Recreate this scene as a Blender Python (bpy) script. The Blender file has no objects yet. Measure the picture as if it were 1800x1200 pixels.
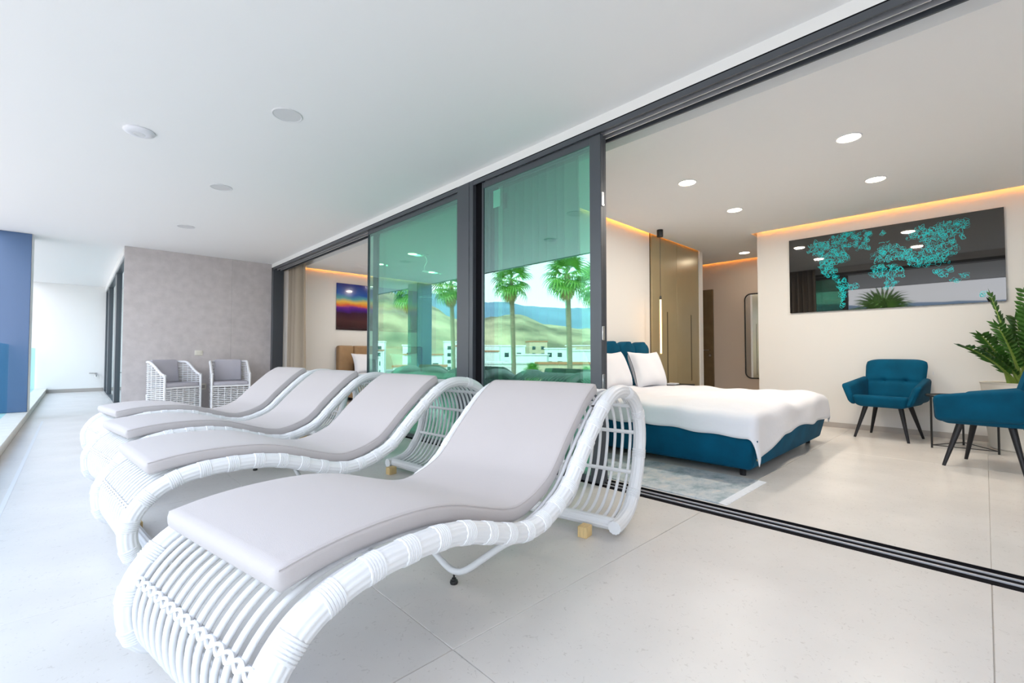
import bpy, bmesh, math, random
from math import sin, cos, pi, radians, sqrt, hypot, atan2
from mathutils import Vector, Matrix

scene = bpy.context.scene
COL = scene.collection
random.seed(7)

# ---------------------------------------------------------------- camera
cam_d = bpy.data.cameras.new('camera')
cam_d.lens = 16.0
cam_d.sensor_width = 36.0
cam_d.clip_end = 5000
cam = bpy.data.objects.new('camera', cam_d)
COL.objects.link(cam)
cam.location = (0, 0, 0.92)
cam.rotation_euler = (radians(90 + 1.62), 0, radians(-43.9))
scene.camera = cam

# ---------------------------------------------------------------- world sky (bright, hazy, cloudy)
world = bpy.data.worlds.new('sky')
scene.world = world
world.use_nodes = True
wn = world.node_tree
for n in list(wn.nodes):
    wn.nodes.remove(n)
w_out = wn.nodes.new('ShaderNodeOutputWorld')
w_bg = wn.nodes.new('ShaderNodeBackground')
w_tc = wn.nodes.new('ShaderNodeTexCoord')
w_sep = wn.nodes.new('ShaderNodeSeparateXYZ')
w_ramp = wn.nodes.new('ShaderNodeValToRGB')
w_ramp.color_ramp.elements[0].position = 0.0
w_ramp.color_ramp.elements[0].color = (0.95, 0.965, 1.0, 1)
w_ramp.color_ramp.elements[1].position = 0.75
w_ramp.color_ramp.elements[1].color = (0.26, 0.42, 0.78, 1)
w_noise = wn.nodes.new('ShaderNodeTexNoise')
w_noise.inputs['Scale'].default_value = 3.2
w_noise.inputs['Detail'].default_value = 6
w_map = wn.nodes.new('ShaderNodeMapping')
w_map.inputs['Scale'].default_value = (1, 1, 3.0)
w_cr = wn.nodes.new('ShaderNodeValToRGB')
w_cr.color_ramp.elements[0].position = 0.36
w_cr.color_ramp.elements[1].position = 0.62
w_mix = wn.nodes.new('ShaderNodeMixRGB')
w_mix.inputs[2].default_value = (0.80, 0.80, 0.80, 1)
wn.links.new(w_tc.outputs['Generated'], w_sep.inputs[0])
wn.links.new(w_sep.outputs['Z'], w_ramp.inputs[0])
wn.links.new(w_tc.outputs['Generated'], w_map.inputs[0])
wn.links.new(w_map.outputs[0], w_noise.inputs['Vector'])
wn.links.new(w_noise.outputs[0], w_cr.inputs[0])
wn.links.new(w_cr.outputs[0], w_mix.inputs[0])
wn.links.new(w_ramp.outputs[0], w_mix.inputs[1])
wn.links.new(w_mix.outputs[0], w_bg.inputs[0])
w_bg.inputs[1].default_value = 3.3
wn.links.new(w_bg.outputs[0], w_out.inputs[0])

# ---------------------------------------------------------------- sun: behind the building, it lights the hills
sun_d = bpy.data.lights.new('sun', 'SUN')
sun_d.energy = 4.2
sun_d.angle = radians(2)
sun_d.color = (1.0, 0.95, 0.88)
sun = bpy.data.objects.new('sun', sun_d)
COL.objects.link(sun)
sun.rotation_euler = Vector((-0.62, 0.35, -0.70)).to_track_quat('-Z', 'Y').to_euler()
sun.location = (30, -20, 40)

vs = scene.view_settings
vs.view_transform = 'Standard'
vs.look = 'None'
vs.exposure = 0.52
vs.gamma = 1.0
vs.use_curve_mapping = False

# ---------------------------------------------------------------- materials
def lin(c):
    return tuple(((v / 255) / 12.92 if v / 255 <= 0.04045 else ((v / 255 + 0.055) / 1.055) ** 2.4) for v in c)

def M(name, col, rough=0.5, metal=0.0, spec=0.5, var=0.0, vscale=8.0, bump=0.0, bscale=60.0,
      stretch=(1, 1, 1), emis=None, estr=0.0, sheen=0.0, coat=0.0, coords='Object'):
    m = bpy.data.materials.new(name)
    m.use_nodes = True
    nt = m.node_tree
    b = nt.nodes['Principled BSDF']
    c4 = (col[0], col[1], col[2], 1)
    b.inputs['Base Color'].default_value = c4
    b.inputs['Roughness'].default_value = rough
    b.inputs['Metallic'].default_value = metal
    b.inputs['Specular IOR Level'].default_value = spec
    b.inputs['Sheen Weight'].default_value = sheen
    b.inputs['Coat Weight'].default_value = coat
    if emis:
        b.inputs['Emission Color'].default_value = (*emis, 1)
        b.inputs['Emission Strength'].default_value = estr
    if var > 0 or bump > 0:
        tc = nt.nodes.new('ShaderNodeTexCoord')
        mp = nt.nodes.new('ShaderNodeMapping')
        mp.inputs['Scale'].default_value = stretch
        nt.links.new(tc.outputs[coords], mp.inputs[0])
        if var > 0:
            nz = nt.nodes.new('ShaderNodeTexNoise')
            nz.inputs['Scale'].default_value = vscale
            nz.inputs['Detail'].default_value = 5
            nt.links.new(mp.outputs[0], nz.inputs['Vector'])
            rp = nt.nodes.new('ShaderNodeValToRGB')
            lo = tuple(v * (1 - var) for v in col)
            hi = tuple(min(1, v * (1 + var)) for v in col)
            rp.color_ramp.elements[0].position = 0.3
            rp.color_ramp.elements[1].position = 0.7
            rp.color_ramp.elements[0].color = (*lo, 1)
            rp.color_ramp.elements[1].color = (*hi, 1)
            nt.links.new(nz.outputs[0], rp.inputs[0])
            nt.links.new(rp.outputs[0], b.inputs['Base Color'])
        if bump > 0:
            bz = nt.nodes.new('ShaderNodeTexNoise')
            bz.inputs['Scale'].default_value = bscale
            bz.inputs['Detail'].default_value = 3
            nt.links.new(mp.outputs[0], bz.inputs['Vector'])
            bp = nt.nodes.new('ShaderNodeBump')
            bp.inputs['Strength'].default_value = bump
            bp.inputs['Distance'].default_value = 0.01
            nt.links.new(bz.outputs[0], bp.inputs['Height'])
            nt.links.new(bp.outputs[0], b.inputs['Normal'])
    return m

def glass_mat(name, tint, refl, rtint=(1, 1, 1), rough=0.0, deep=None):
    m = bpy.data.materials.new(name)
    m.use_nodes = True
    nt = m.node_tree
    for n in list(nt.nodes):
        nt.nodes.remove(n)
    out = nt.nodes.new('ShaderNodeOutputMaterial')
    tr = nt.nodes.new('ShaderNodeBsdfTransparent')
    tr.inputs[0].default_value = (*tint, 1)
    gl = nt.nodes.new('ShaderNodeBsdfGlossy')
    gl.inputs['Color'].default_value = (*rtint, 1)
    gl.inputs['Roughness'].default_value = rough
    if deep:      # longer way through the pane at a flat angle absorbs more
        l2 = nt.nodes.new('ShaderNodeLayerWeight')
        l2.inputs['Blend'].default_value = 0.5
        p2 = nt.nodes.new('ShaderNodeMath')
        p2.operation = 'POWER'
        p2.inputs[1].default_value = 6.0
        mc = nt.nodes.new('ShaderNodeMixRGB')
        mc.inputs[1].default_value = (*tint, 1)
        mc.inputs[2].default_value = (*deep, 1)
        nt.links.new(l2.outputs['Facing'], p2.inputs[0])
        nt.links.new(p2.outputs[0], mc.inputs[0])
        nt.links.new(mc.outputs[0], tr.inputs[0])
    # Schlick reflectance of the coated outer face; the inner face only tints
    lw = nt.nodes.new('ShaderNodeLayerWeight')
    lw.inputs['Blend'].default_value = 0.5
    pw = nt.nodes.new('ShaderNodeMath')
    pw.operation = 'POWER'
    pw.inputs[1].default_value = 5.0
    ma = nt.nodes.new('ShaderNodeMath')
    ma.operation = 'MULTIPLY_ADD'
    ma.inputs[1].default_value = 1.0 - refl
    ma.inputs[2].default_value = refl
    ge = nt.nodes.new('ShaderNodeNewGeometry')
    iv = nt.nodes.new('ShaderNodeMath')
    iv.operation = 'SUBTRACT'
    iv.inputs[0].default_value = 1.0
    mt = nt.nodes.new('ShaderNodeMath')
    mt.operation = 'MULTIPLY'
    mx = nt.nodes.new('ShaderNodeMixShader')
    nt.links.new(lw.outputs['Facing'], pw.inputs[0])
    nt.links.new(pw.outputs[0], ma.inputs[0])
    nt.links.new(ge.outputs['Backfacing'], iv.inputs[1])
    nt.links.new(ma.outputs[0], mt.inputs[0])
    nt.links.new(iv.outputs[0], mt.inputs[1])
    nt.links.new(mt.outputs[0], mx.inputs[0])
    nt.links.new(tr.outputs[0], mx.inputs[1])
    nt.links.new(gl.outputs[0], mx.inputs[2])
    nt.links.new(mx.outputs[0], out.inputs[0])
    return m

def tile_mat(name, col, rough=0.35):
    m = M(name, col, rough, var=0.06, vscale=2.2)
    nt = m.node_tree
    b = nt.nodes['Principled BSDF']
    base = b.inputs['Base Color'].links[0].from_socket
    tc = nt.nodes.new('ShaderNodeTexCoord')
    v = nt.nodes.new('ShaderNodeTexNoise')
    v.inputs['Scale'].default_value = 46
    v.inputs['Detail'].default_value = 3
    v.inputs['Distortion'].default_value = 1.6
    nt.links.new(tc.outputs['Object'], v.inputs['Vector'])
    r = nt.nodes.new('ShaderNodeValToRGB')
    r.color_ramp.elements[0].position = 0.30
    r.color_ramp.elements[0].color = (0.84, 0.83, 0.82, 1)
    r.color_ramp.elements[1].position = 0.37
    r.color_ramp.elements[1].color = (1, 1, 1, 1)
    nt.links.new(v.outputs[0], r.inputs[0])
    mx = nt.nodes.new('ShaderNodeMixRGB')
    mx.blend_type = 'MULTIPLY'
    mx.inputs[0].default_value = 1
    nt.links.new(base, mx.inputs[1])
    nt.links.new(r.outputs[0], mx.inputs[2])
    nt.links.new(mx.outputs[0], b.inputs['Base Color'])
    return m

MT = {}
MT['white_wall'] = M('white_plaster', (0.84, 0.835, 0.82), 0.7, bump=0.02, bscale=120)
MT['ceiling'] = M('white_ceiling_paint', (0.88, 0.875, 0.87), 0.75, bump=0.02, bscale=150)
MT['cream_wall'] = M('warm_white_plaster', (0.765, 0.75, 0.73), 0.75, bump=0.02, bscale=120)
MT['tile'] = tile_mat('beige_floor_tile', (0.68, 0.65, 0.62))
MT['tile_in'] = tile_mat('indoor_floor_tile', (0.74, 0.71, 0.675), 0.25)
MT['grout'] = M('beige_grout', (0.50, 0.465, 0.43), 0.9)
MT['stone'] = M('grey_stone_cladding', (0.54, 0.50, 0.495), 0.6, var=0.08, vscale=9, bump=0.12, bscale=40)
MT['skirting'] = M('taupe_skirting', (0.42, 0.385, 0.355), 0.5)
MT['frame'] = M('anthracite_aluminium', (0.085, 0.094, 0.108), 0.36, metal=0.25)
MT['frame_in'] = M('black_track_lining', (0.008, 0.008, 0.010), 0.85, spec=0.05)
MT['rail_metal'] = M('brushed_aluminium_rail', (0.66, 0.66, 0.69), 0.35, metal=0.6)
MT['glass'] = glass_mat('green_solar_glass', (0.64, 0.91, 0.81), 0.35, (0.64, 0.97, 0.90))
MT['rail_glass'] = glass_mat('teal_railing_glass', (0.955, 0.985, 0.985), 0.03, (0.6, 0.95, 1), deep=(0.42, 0.80, 0.83))
MT['blue_pillar'] = M('blue_metal_cladding', (0.065, 0.13, 0.26), 0.28, spec=0.6)
MT['kerb'] = M('cream_coping_stone', (0.74, 0.70, 0.63), 0.5, var=0.05)
MT['wicker'] = M('white_wicker_paint', (0.78, 0.79, 0.81), 0.38, bump=0.06, bscale=220)
MT['cushion'] = M('light_taupe_cushion_fabric', (0.51, 0.475, 0.475), 0.85, bump=0.12, bscale=420, sheen=0.15)
MT['cushion_blue'] = M('lavender_grey_cushion_fabric', (0.44, 0.43, 0.48), 0.85, bump=0.10, bscale=420)
MT['black_rubber'] = M('black_rubber', (0.015, 0.015, 0.015), 0.5)
MT['pine'] = M('pale_pine', (0.72, 0.52, 0.25), 0.6, var=0.1, vscale=20, stretch=(1, 8, 1))
MT['teal'] = M('teal_velvet', (0.0005, 0.074, 0.145), 0.8, spec=0.12, sheen=0.02, var=0.22, vscale=5, bump=0.05, bscale=300)
MT['linen'] = M('white_cotton', (0.74, 0.75, 0.80), 0.85, bump=0.35, bscale=9)
MT['dark_wood'] = M('black_stained_wood', (0.012, 0.012, 0.015), 0.42, spec=0.35)
MT['black_metal'] = M('black_powder_coated_metal', (0.012, 0.012, 0.013), 0.4)
MT['gold_panel'] = M('bronze_lacquer', (0.40, 0.335, 0.20), 0.28, metal=0.25, var=0.05, vscale=2)
MT['groove'] = M('dark_groove', (0.07, 0.055, 0.03), 0.6)
MT['leaf'] = M('glossy_green_leaf', (0.045, 0.14, 0.02), 0.35, var=0.45, vscale=9, spec=0.6)
MT['stem'] = M('yellow_green_stem', (0.22, 0.33, 0.06), 0.45, var=0.2, vscale=6)
MT['soil'] = M('potting_soil', (0.04, 0.028, 0.02), 0.95, bump=0.5, bscale=60)
MT['pot'] = M('cream_ceramic_pot', (0.80, 0.76, 0.69), 0.5)
MT['black_glass'] = M('black_glass_panel', (0.010, 0.010, 0.011), 0.012, spec=0.9, coat=1.0)
MT['cyan'] = M('cyan_print', (0.0, 0.88, 0.95), 0.4, spec=0.3)
MT['mirror'] = M('mirror_silver', (0.9, 0.9, 0.9), 0.02, metal=1.0)
MT['curtain'] = M('beige_curtain_fabric', (0.40, 0.335, 0.26), 0.85, bump=0.08, bscale=300)
MT['brown_door'] = M('brown_lacquered_door', (0.16, 0.11, 0.055), 0.4, var=0.1)
MT['brown_leather'] = M('tan_leather', (0.33, 0.20, 0.10), 0.55, var=0.1)
MT['steel'] = M('polished_steel', (0.6, 0.6, 0.6), 0.2, metal=1.0)
MT['plastic'] = M('ivory_plastic', (0.72, 0.69, 0.60), 0.4)
MT['plastic_white'] = M('white_plastic', (0.78, 0.78, 0.82), 0.35)
MT['plastic_grey'] = M('pale_grey_diffuser', (0.70, 0.70, 0.71), 0.4)
MT['led_white'] = M('warm_white_led', (1, 0.9, 0.75), 0.5, emis=(1.0, 0.84, 0.60), estr=14)
MT['led_orange'] = M('amber_led_strip', (1, 0.6, 0.2), 0.5, emis=(1.0, 0.35, 0.035), estr=24)
MT['led_tube'] = M('amber_led_tube', (1, 0.7, 0.3), 0.5, emis=(1.0, 0.55, 0.18), estr=5)
MT['trunk'] = M('palm_trunk_bark', (0.24, 0.18, 0.12), 0.9, var=0.25, vscale=4, stretch=(1, 1, 6), bump=0.5, bscale=8)
MT['frond'] = M('palm_frond_green', (0.13, 0.30, 0.035), 0.5, var=0.3, vscale=1.5)
MT['dry_frond'] = M('dry_palm_frond', (0.40, 0.28, 0.12), 0.8, var=0.2, vscale=2)
MT['house'] = M('white_render', (0.80, 0.78, 0.74), 0.8)
MT['house_tan'] = M('sand_render', (0.62, 0.47, 0.33), 0.8)
MT['house_glass'] = M('dark_window_glass', (0.04, 0.06, 0.07), 0.1)
MT['roof_tile'] = M('terracotta_roof', (0.50, 0.20, 0.10), 0.8)
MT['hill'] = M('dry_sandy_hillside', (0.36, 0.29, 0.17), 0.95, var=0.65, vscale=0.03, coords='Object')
MT['mountain'] = M('haze_blue_mountain', (0.16, 0.25, 0.34), 0.95, var=0.25, vscale=0.006)  # distance haze is put into the base colour as blue-grey
MT['ground'] = M('dry_ground', (0.38, 0.36, 0.33), 0.95, var=0.35, vscale=0.06)
MT['bush'] = M('garden_green_foliage', (0.07, 0.18, 0.035), 0.7, var=0.4, vscale=2)
MT['clear_glass'] = glass_mat('clear_lamp_glass', (0.97, 0.98, 0.98), 0.05)
MT['sticker'] = M('pale_sticker', (0.6, 0.75, 0.7), 0.6)
MT['fringe'] = M('white_wool_fringe', (0.82, 0.82, 0.82), 0.9)

def rug_material():
    m = M('distressed_blue_grey_rug', (0.5, 0.55, 0.58), 0.95, bump=0.3, bscale=500)
    nt = m.node_tree
    b = nt.nodes['Principled BSDF']
    tc = nt.nodes.new('ShaderNodeTexCoord')
    mp = nt.nodes.new('ShaderNodeMapping')
    mp.inputs['Scale'].default_value = (1.5, 2.2, 1)
    nz = nt.nodes.new('ShaderNodeTexNoise')
    nz.inputs['Scale'].default_value = 3.2
    nz.inputs['Detail'].default_value = 12
    nz.inputs['Roughness'].default_value = 0.72
    nz.inputs['Distortion'].default_value = 0.15
    rp = nt.nodes.new('ShaderNodeValToRGB')
    rp.color_ramp.elements[0].position = 0.36
    rp.color_ramp.elements[0].color = (0.27, 0.36, 0.40, 1)
    rp.color_ramp.elements[1].position = 0.62
    rp.color_ramp.elements[1].color = (0.66, 0.65, 0.63, 1)
    e = rp.color_ramp.elements.new(0.5)
    e.color = (0.50, 0.56, 0.60, 1)
    nt.links.new(tc.outputs['Object'], mp.inputs[0])
    nt.links.new(mp.outputs[0], nz.inputs['Vector'])
    nt.links.new(nz.outputs[0], rp.inputs[0])
    nt.links.new(rp.outputs[0], b.inputs['Base Color'])
    return m
MT['rug'] = rug_material()
MT['side_glass'] = glass_mat('side_room_glass', (0.70, 0.88, 0.90), 0.18, (0.95, 1.0, 1.0))
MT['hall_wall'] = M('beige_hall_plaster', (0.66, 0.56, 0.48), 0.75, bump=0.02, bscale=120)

def sunset_material():
    m = M('sunset_landscape_print', (0.2, 0.1, 0.3), 0.12, coat=0.5)
    nt = m.node_tree
    b = nt.nodes['Principled BSDF']
    tc = nt.nodes.new('ShaderNodeTexCoord')
    sp = nt.nodes.new('ShaderNodeSeparateXYZ')
    nz = nt.nodes.new('ShaderNodeTexNoise')
    nz.inputs['Scale'].default_value = 4
    nz.inputs['Detail'].default_value = 6
    ad = nt.nodes.new('ShaderNodeMath')
    ad.operation = 'MULTIPLY_ADD'
    ad.inputs[1].default_value = 0.12
    rp = nt.nodes.new('ShaderNodeValToRGB')
    cr = rp.color_ramp
    stops = [(0.0, (40, 18, 26)), (0.20, (78, 42, 46)), (0.36, (60, 26, 50)), (0.42, (70, 25, 125)), (0.48, (110, 40, 140)),
             (0.53, (225, 105, 60)), (0.60, (235, 190, 80)), (0.68, (90, 165, 170)), (0.76, (20, 85, 175)), (1.0, (10, 25, 130))]
    cr.elements[0].position = 0
    cr.elements[0].color = (*lin(stops[0][1]), 1)
    cr.elements[1].position = 1
    cr.elements[1].color = (*lin(stops[-1][1]), 1)
    for p, c in stops[1:-1]:
        e = cr.elements.new(p)
        e.color = (*lin(c), 1)
    nt.links.new(tc.outputs['Generated'], sp.inputs[0])
    nt.links.new(tc.outputs['Object'], nz.inputs['Vector'])
    nt.links.new(nz.outputs[0], ad.inputs[0])
    sb = nt.nodes.new('ShaderNodeMath')
    sb.operation = 'SUBTRACT'
    sb.inputs[1].default_value = 0.06
    nt.links.new(sp.outputs['Z'], ad.inputs[2])
    nt.links.new(ad.outputs[0], sb.inputs[0])
    nt.links.new(sb.outputs[0], rp.inputs[0])
    nt.links.new(rp.outputs[0], b.inputs['Base Color'])
    return m
MT['sunset'] = sunset_material()

# ---------------------------------------------------------------- helpers
class MB:
    """collects vertices and faces, then builds ONE mesh object"""
    def __init__(self):
        self.v = []
        self.f = []

    def add(self, verts, faces):
        o = len(self.v)
        self.v += [tuple(p) for p in verts]
        self.f += [tuple(i + o for i in f) for f in faces]
        return self

    def box(self, x0, x1, y0, y1, z0, z1, bev=0.0, seg=2):
        return self.hexa([(x0, y0, z0), (x1, y0, z0), (x1, y1, z0), (x0, y1, z0),
                          (x0, y0, z1), (x1, y0, z1), (x1, y1, z1), (x0, y1, z1)], bev, seg)

    def hexa(self, p, bev=0.0, seg=2):
        fs = [(0, 3, 2, 1), (4, 5, 6, 7), (0, 1, 5, 4), (1, 2, 6, 5), (2, 3, 7, 6), (3, 0, 4, 7)]
        if bev <= 0:
            return self.add(p, fs)
        bm = bmesh.new()
        vv = [bm.verts.new(q) for q in p]
        for f in fs:
            bm.faces.new([vv[i] for i in f])
        bmesh.ops.bevel(bm, geom=bm.edges[:], offset=bev, segments=seg, profile=0.5, affect='EDGES')
        return self.from_bm(bm)

    def from_bm(self, bm):
        bm.verts.ensure_lookup_table()
        bm.verts.index_update()
        self.add([v.co[:] for v in bm.verts], [tuple(v.index for v in f.verts) for f in bm.faces])
        bm.free()
        return self

    def tube(self, pts, r, n=8, caps=True, closed=False, section=None):
        P = [Vector(p) for p in pts]
        N = len(P)
        rr = r if isinstance(r, (list, tuple)) else [r] * N
        T = []
        for i in range(N):
            if closed:
                t = P[(i + 1) % N] - P[i - 1]
            else:
                t = P[min(i + 1, N - 1)] - P[max(i - 1, 0)]
            T.append(t.normalized())
        up = Vector((0, 1, 0)) if abs(T[0].y) < 0.9 else Vector((0, 0, 1))
        u = (up - T[0] * up.dot(T[0])).normalized()
        vs_, fs = [], []
        for i in range(N):
            if i:
                u = (u - T[i] * u.dot(T[i])).normalized()
            w = T[i].cross(u)
            for k in range(n):
                a = 2 * pi * k / n
                q = rr[i] * (section[k] if section else 1)
                vs_.append(P[i] + u * (cos(a) * q) + w * (sin(a) * q))
        for i in range(N if closed else N - 1):
            j = (i + 1) % N
            for k in range(n):
                l = (k + 1) % n
                fs.append((i * n + k, i * n + l, j * n + l, j * n + k))
        if caps and not closed:
            fs.append(tuple(range(n))[::-1])
            fs.append(tuple((N - 1) * n + k for k in range(n)))
        return self.add(vs_, fs)

    def lathe(self, prof, n=32, c=(0, 0, 0), cap=True):
        vs_, fs = [], []
        for (r, z) in prof:
            for k in range(n):
                a = 2 * pi * k / n
                vs_.append((c[0] + r * cos(a), c[1] + r * sin(a), c[2] + z))
        for i in range(len(prof) - 1):
            for k in range(n):
                l = (k + 1) % n
                fs.append((i * n + k, i * n + l, (i + 1) * n + l, (i + 1) * n + k))
        if cap:
            fs.append(tuple(range(n))[::-1])
            fs.append(tuple((len(prof) - 1) * n + k for k in range(n)))
        return self.add(vs_, fs)

    def grid(self, fn, nu, nv):
        vs_ = [fn(i / nu, j / nv) for j in range(nv + 1) for i in range(nu + 1)]
        fs = [(j * (nu + 1) + i, j * (nu + 1) + i + 1, (j + 1) * (nu + 1) + i + 1, (j + 1) * (nu + 1) + i)
              for j in range(nv) for i in range(nu)]
        return self.add(vs_, fs)

    def mesh(self, name, mat, smooth=True, angle=40):
        me = bpy.data.meshes.new(name)
        me.from_pydata(self.v, [], self.f)
        me.materials.append(MT[mat] if isinstance(mat, str) else mat)
        if smooth:
            me.polygons.foreach_set('use_smooth', [True] * len(me.polygons))
            me.set_sharp_from_angle(angle=radians(angle))
        me.update()
        return me

    def build(self, name, mat, parent=None, loc=None, smooth=True, angle=40):
        return link(name, self.mesh(name, mat, smooth, angle), parent, loc)

def link(name, me, parent=None, loc=None, rot=None):
    o = bpy.data.objects.new(name, me)
    COL.objects.link(o)
    if parent:
        o.parent = parent
    if loc:
        o.location = loc
    if rot:
        o.rotation_euler = rot
    return o

def thing(name, label, cat, loc=(0, 0, 0), rz=0.0, group=None):
    o = bpy.data.objects.new(name, None)
    o.empty_display_size = 0.1
    COL.objects.link(o)
    o.location = loc
    o.rotation_euler = (0, 0, rz)
    return tag(o, label, cat, group)

def tag(o, label, cat, group=None):
    o['label'] = label
    o['category'] = cat
    if group:
        o['group'] = group
    return o

def struct(o, label=None):
    o['kind'] = 'structure'
    if label:
        o['label'] = label
    return o

def sempty(name, label, loc=(0, 0, 0)):
    o = bpy.data.objects.new(name, None)
    o.empty_display_size = 0.1
    COL.objects.link(o)
    o.location = loc
    return struct(o, label)

def spline(pts, n):
    """Catmull-Rom through pts, resampled to n points of equal arc length"""
    P = [Vector(p) for p in pts]
    P = [P[0] * 2 - P[1]] + P + [P[-1] * 2 - P[-2]]
    dense = []
    for i in range(1, len(P) - 2):
        for k in range(16):
            t = k / 16
            a, b, c, d = P[i - 1], P[i], P[i + 1], P[i + 2]
            dense.append(0.5 * ((2 * b) + (c - a) * t + (2 * a - 5 * b + 4 * c - d) * t * t + (3 * b - a - 3 * c + d) * t ** 3))
    dense.append(P[-2])
    L = [0]
    for i in range(1, len(dense)):
        L.append(L[-1] + (dense[i] - dense[i - 1]).length)
    out, j = [], 0
    for k in range(n):
        s = L[-1] * k / (n - 1)
        while j < len(L) - 2 and L[j + 1] < s:
            j += 1
        t = (s - L[j]) / max(1e-9, L[j + 1] - L[j])
        out.append(dense[j].lerp(dense[j + 1], min(1, t)))
    return out

def copy_tree(o, parent=None):
    c = o.copy()
    COL.objects.link(c)
    c.parent = parent
    for ch in [x for x in bpy.data.objects if x.parent == o]:
        copy_tree(ch, c)
    return c

# ================================================================ THE SETTING
XD, XI = 2.664, 2.85          # front and back of the sliding-door track
HF, HC, HR = 2.55, 2.62, 2.92  # frame top, ceiling, roof underside
Y0, Y1 = -4.0, 15.4

# floors: a grouted bed with single tiles on it
def tiles(parent, cols, y_from, y_to, mat, step=1.17, y_org=0.0, gap=0.0025):
    y = y_org + math.floor((y_from - y_org) / step) * step
    cache = {}
    while y < y_to - 1e-6:
        a, b = max(y, y_from), min(y + step, y_to)
        for (x0, x1) in cols:
            w, l = round(x1 - x0, 4), round(b - a, 4)
            if l < 0.02:
                continue
            if (w, l) not in cache:
                cache[(w, l)] = MB().box(gap / 2, w - gap / 2, gap / 2, l - gap / 2, -0.012, 0.0, 0.0012, 1).mesh('tile', mat)
            link('tile', cache[(w, l)], parent, (x0, a, 0))
        y += step

fl = struct(MB().box(-0.46, XD, Y0, Y1, -0.06, -0.003).build('floor', 'grout'), 'pale beige tiled terrace floor under the loungers')
tiles(fl, [(-0.46, 0.87), (0.87, XD)], Y0, 9.33, 'tile')
tiles(fl, [(-0.46, 0.54)], 9.33, Y1, 'tile')
fr = struct(MB().box(XI, 8.7, -2.5, 9.3, -0.06, -0.003).build('floor', 'grout'), 'beige tiled bedroom floor behind the sliding door track')
tiles(fr, [(XI, 5.25), (5.25, 7.65), (7.65, 8.7)], -2.5, 9.27, 'tile_in')
struct(MB().box(-1.0, 9.3, Y0 - 0.2, Y1 + 0.2, -0.45, -0.06).build('floor_slab', 'white_wall'), 'concrete floor slab under terrace and rooms')
struct(MB().box(-0.305, -0.282, 1.5, 9.0, -0.004, 0.0012).build('trim_drain', 'plastic_grey'), 'narrow grey drain slot along the terrace kerb')
kb = struct(MB().box(-1.0, -0.46, Y0, Y1, -0.06, 0.085).build('trim_kerb', 'kerb'), 'cream kerb under the glass railing')
y = Y0
kmesh = MB().box(-1.0, -0.445, 0.002, 1.938, 0.085, 0.115, 0.004, 1).mesh('coping_stone', 'kerb')
for k in range(10):
    link('coping_stone', kmesh, kb, (0, Y0 + k * 1.94, 0))

# ceilings and roof
struct(MB().box(-0.78, XI, Y0, Y1, HC, HC + 0.12).build('ceiling', 'ceiling'), 'white terrace ceiling with round lights')
struct(MB().box(-0.82, -0.78, Y0, Y1, HC - 0.01, HR + 0.1).build('trim_roof_edge', 'frame'), 'dark metal trim along the outer edge of the terrace roof')
struct(MB().box(-0.82, 9.3, Y0 - 0.2, Y1 + 0.2, HR, HR + 0.12).build('ceiling_roof_slab', 'ceiling'), 'flat roof slab above terrace and rooms')
mbc = MB()
mbc.box(3.20, 6.86, -2.5, 2.26, HC, HC + 0.04)
mbc.box(3.20, 7.48, 2.26, 3.23, HC, HC + 0.04)
mbc.box(7.48, 8.58, 2.26, 5.0, HC, HC + 0.04)
mbc.box(XI, 3.20, -2.5, 3.30, HC + 0.07, HC + 0.11)
mbc.box(3.185, 3.20, -2.5, 3.30, HC, HC + 0.08)
struct(mbc.build('ceiling', 'ceiling', smooth=False), 'white suspended bedroom ceiling with amber light gaps at the walls')
mbc = MB()
mbc.box(3.20, 6.86, 3.42, 9.19, HC, HC + 0.04)
mbc.box(XI, 3.20, 3.42, 9.27, HC + 0.07, HC + 0.11)
mbc.box(3.185, 3.20, 3.42, 9.19, HC, HC + 0.08)
struct(mbc.build('ceiling', 'ceiling', smooth=False), 'white suspended ceiling of the bedroom with the sunset picture')

# walls
struct(MB().box(XD, XI, -2.5, 9.33, HF, HC).build('trim_door_fascia', 'white_wall'), 'white fascia strip above the dark sliding door frame')
struct(MB().box(6.95, 8.9, -2.6, 2.21, -0.06, HR).build('wall_back', 'cream_wall'), 'warm white bedroom wall carrying the black map panel')
struct(MB().box(8.65, 8.9, 2.21, 5.2, -0.06, HR).build('wall_hall', 'hall_wall'), 'warm lit hallway wall with mirror and brown door')
struct(MB().box(7.5, 8.65, 5.0, 5.2, -0.06, HR).build('wall_hall_end', 'cream_wall'), 'white end wall of the hallway')
struct(MB().box(2.9, 7.42, 3.30, 3.42, -0.06, HR).build('wall_left', 'cream_wall'), 'warm white wall behind the teal headboard')
struct(MB().box(7.42, 7.53, 3.24, 3.42, -0.06, HR).build('wall_post', 'white_wall'), 'narrow white wall end beside the bronze wardrobe')
struct(MB().box(6.95, 7.5, 3.42, 9.4, -0.06, HR).build('wall_back', 'cream_wall'), 'back wall of the bedroom with the tan bed')
struct(MB().box(XI, 7.5, 9.27, 9.45, -0.06, HR).build('wall_far', 'cream_wall'), 'warm white wall carrying the sunset picture')
struct(MB().box(XI, 7.0, -2.6, -2.5, -0.06, HR).build('wall_right', 'cream_wall'), 'white right wall of the bedroom outside the view')
struct(MB().box(XD, XI, Y0, -2.5, -0.06, HC).build('wall_front', 'white_wall'), 'white terrace wall beside the sliding doors')
struct(MB().box(-0.72, XI, Y0 - 0.2, Y0, -0.06, HC).build('wall_behind', 'white_wall'), 'white end wall of the terrace behind the viewer')
ws = struct(MB().box(0.56, XD + 0.18, 9.335, 9.5, -0.06, HC).build('wall_stone', 'stone'), 'grey stone clad wall at the end of the lounger terrace')
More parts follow.
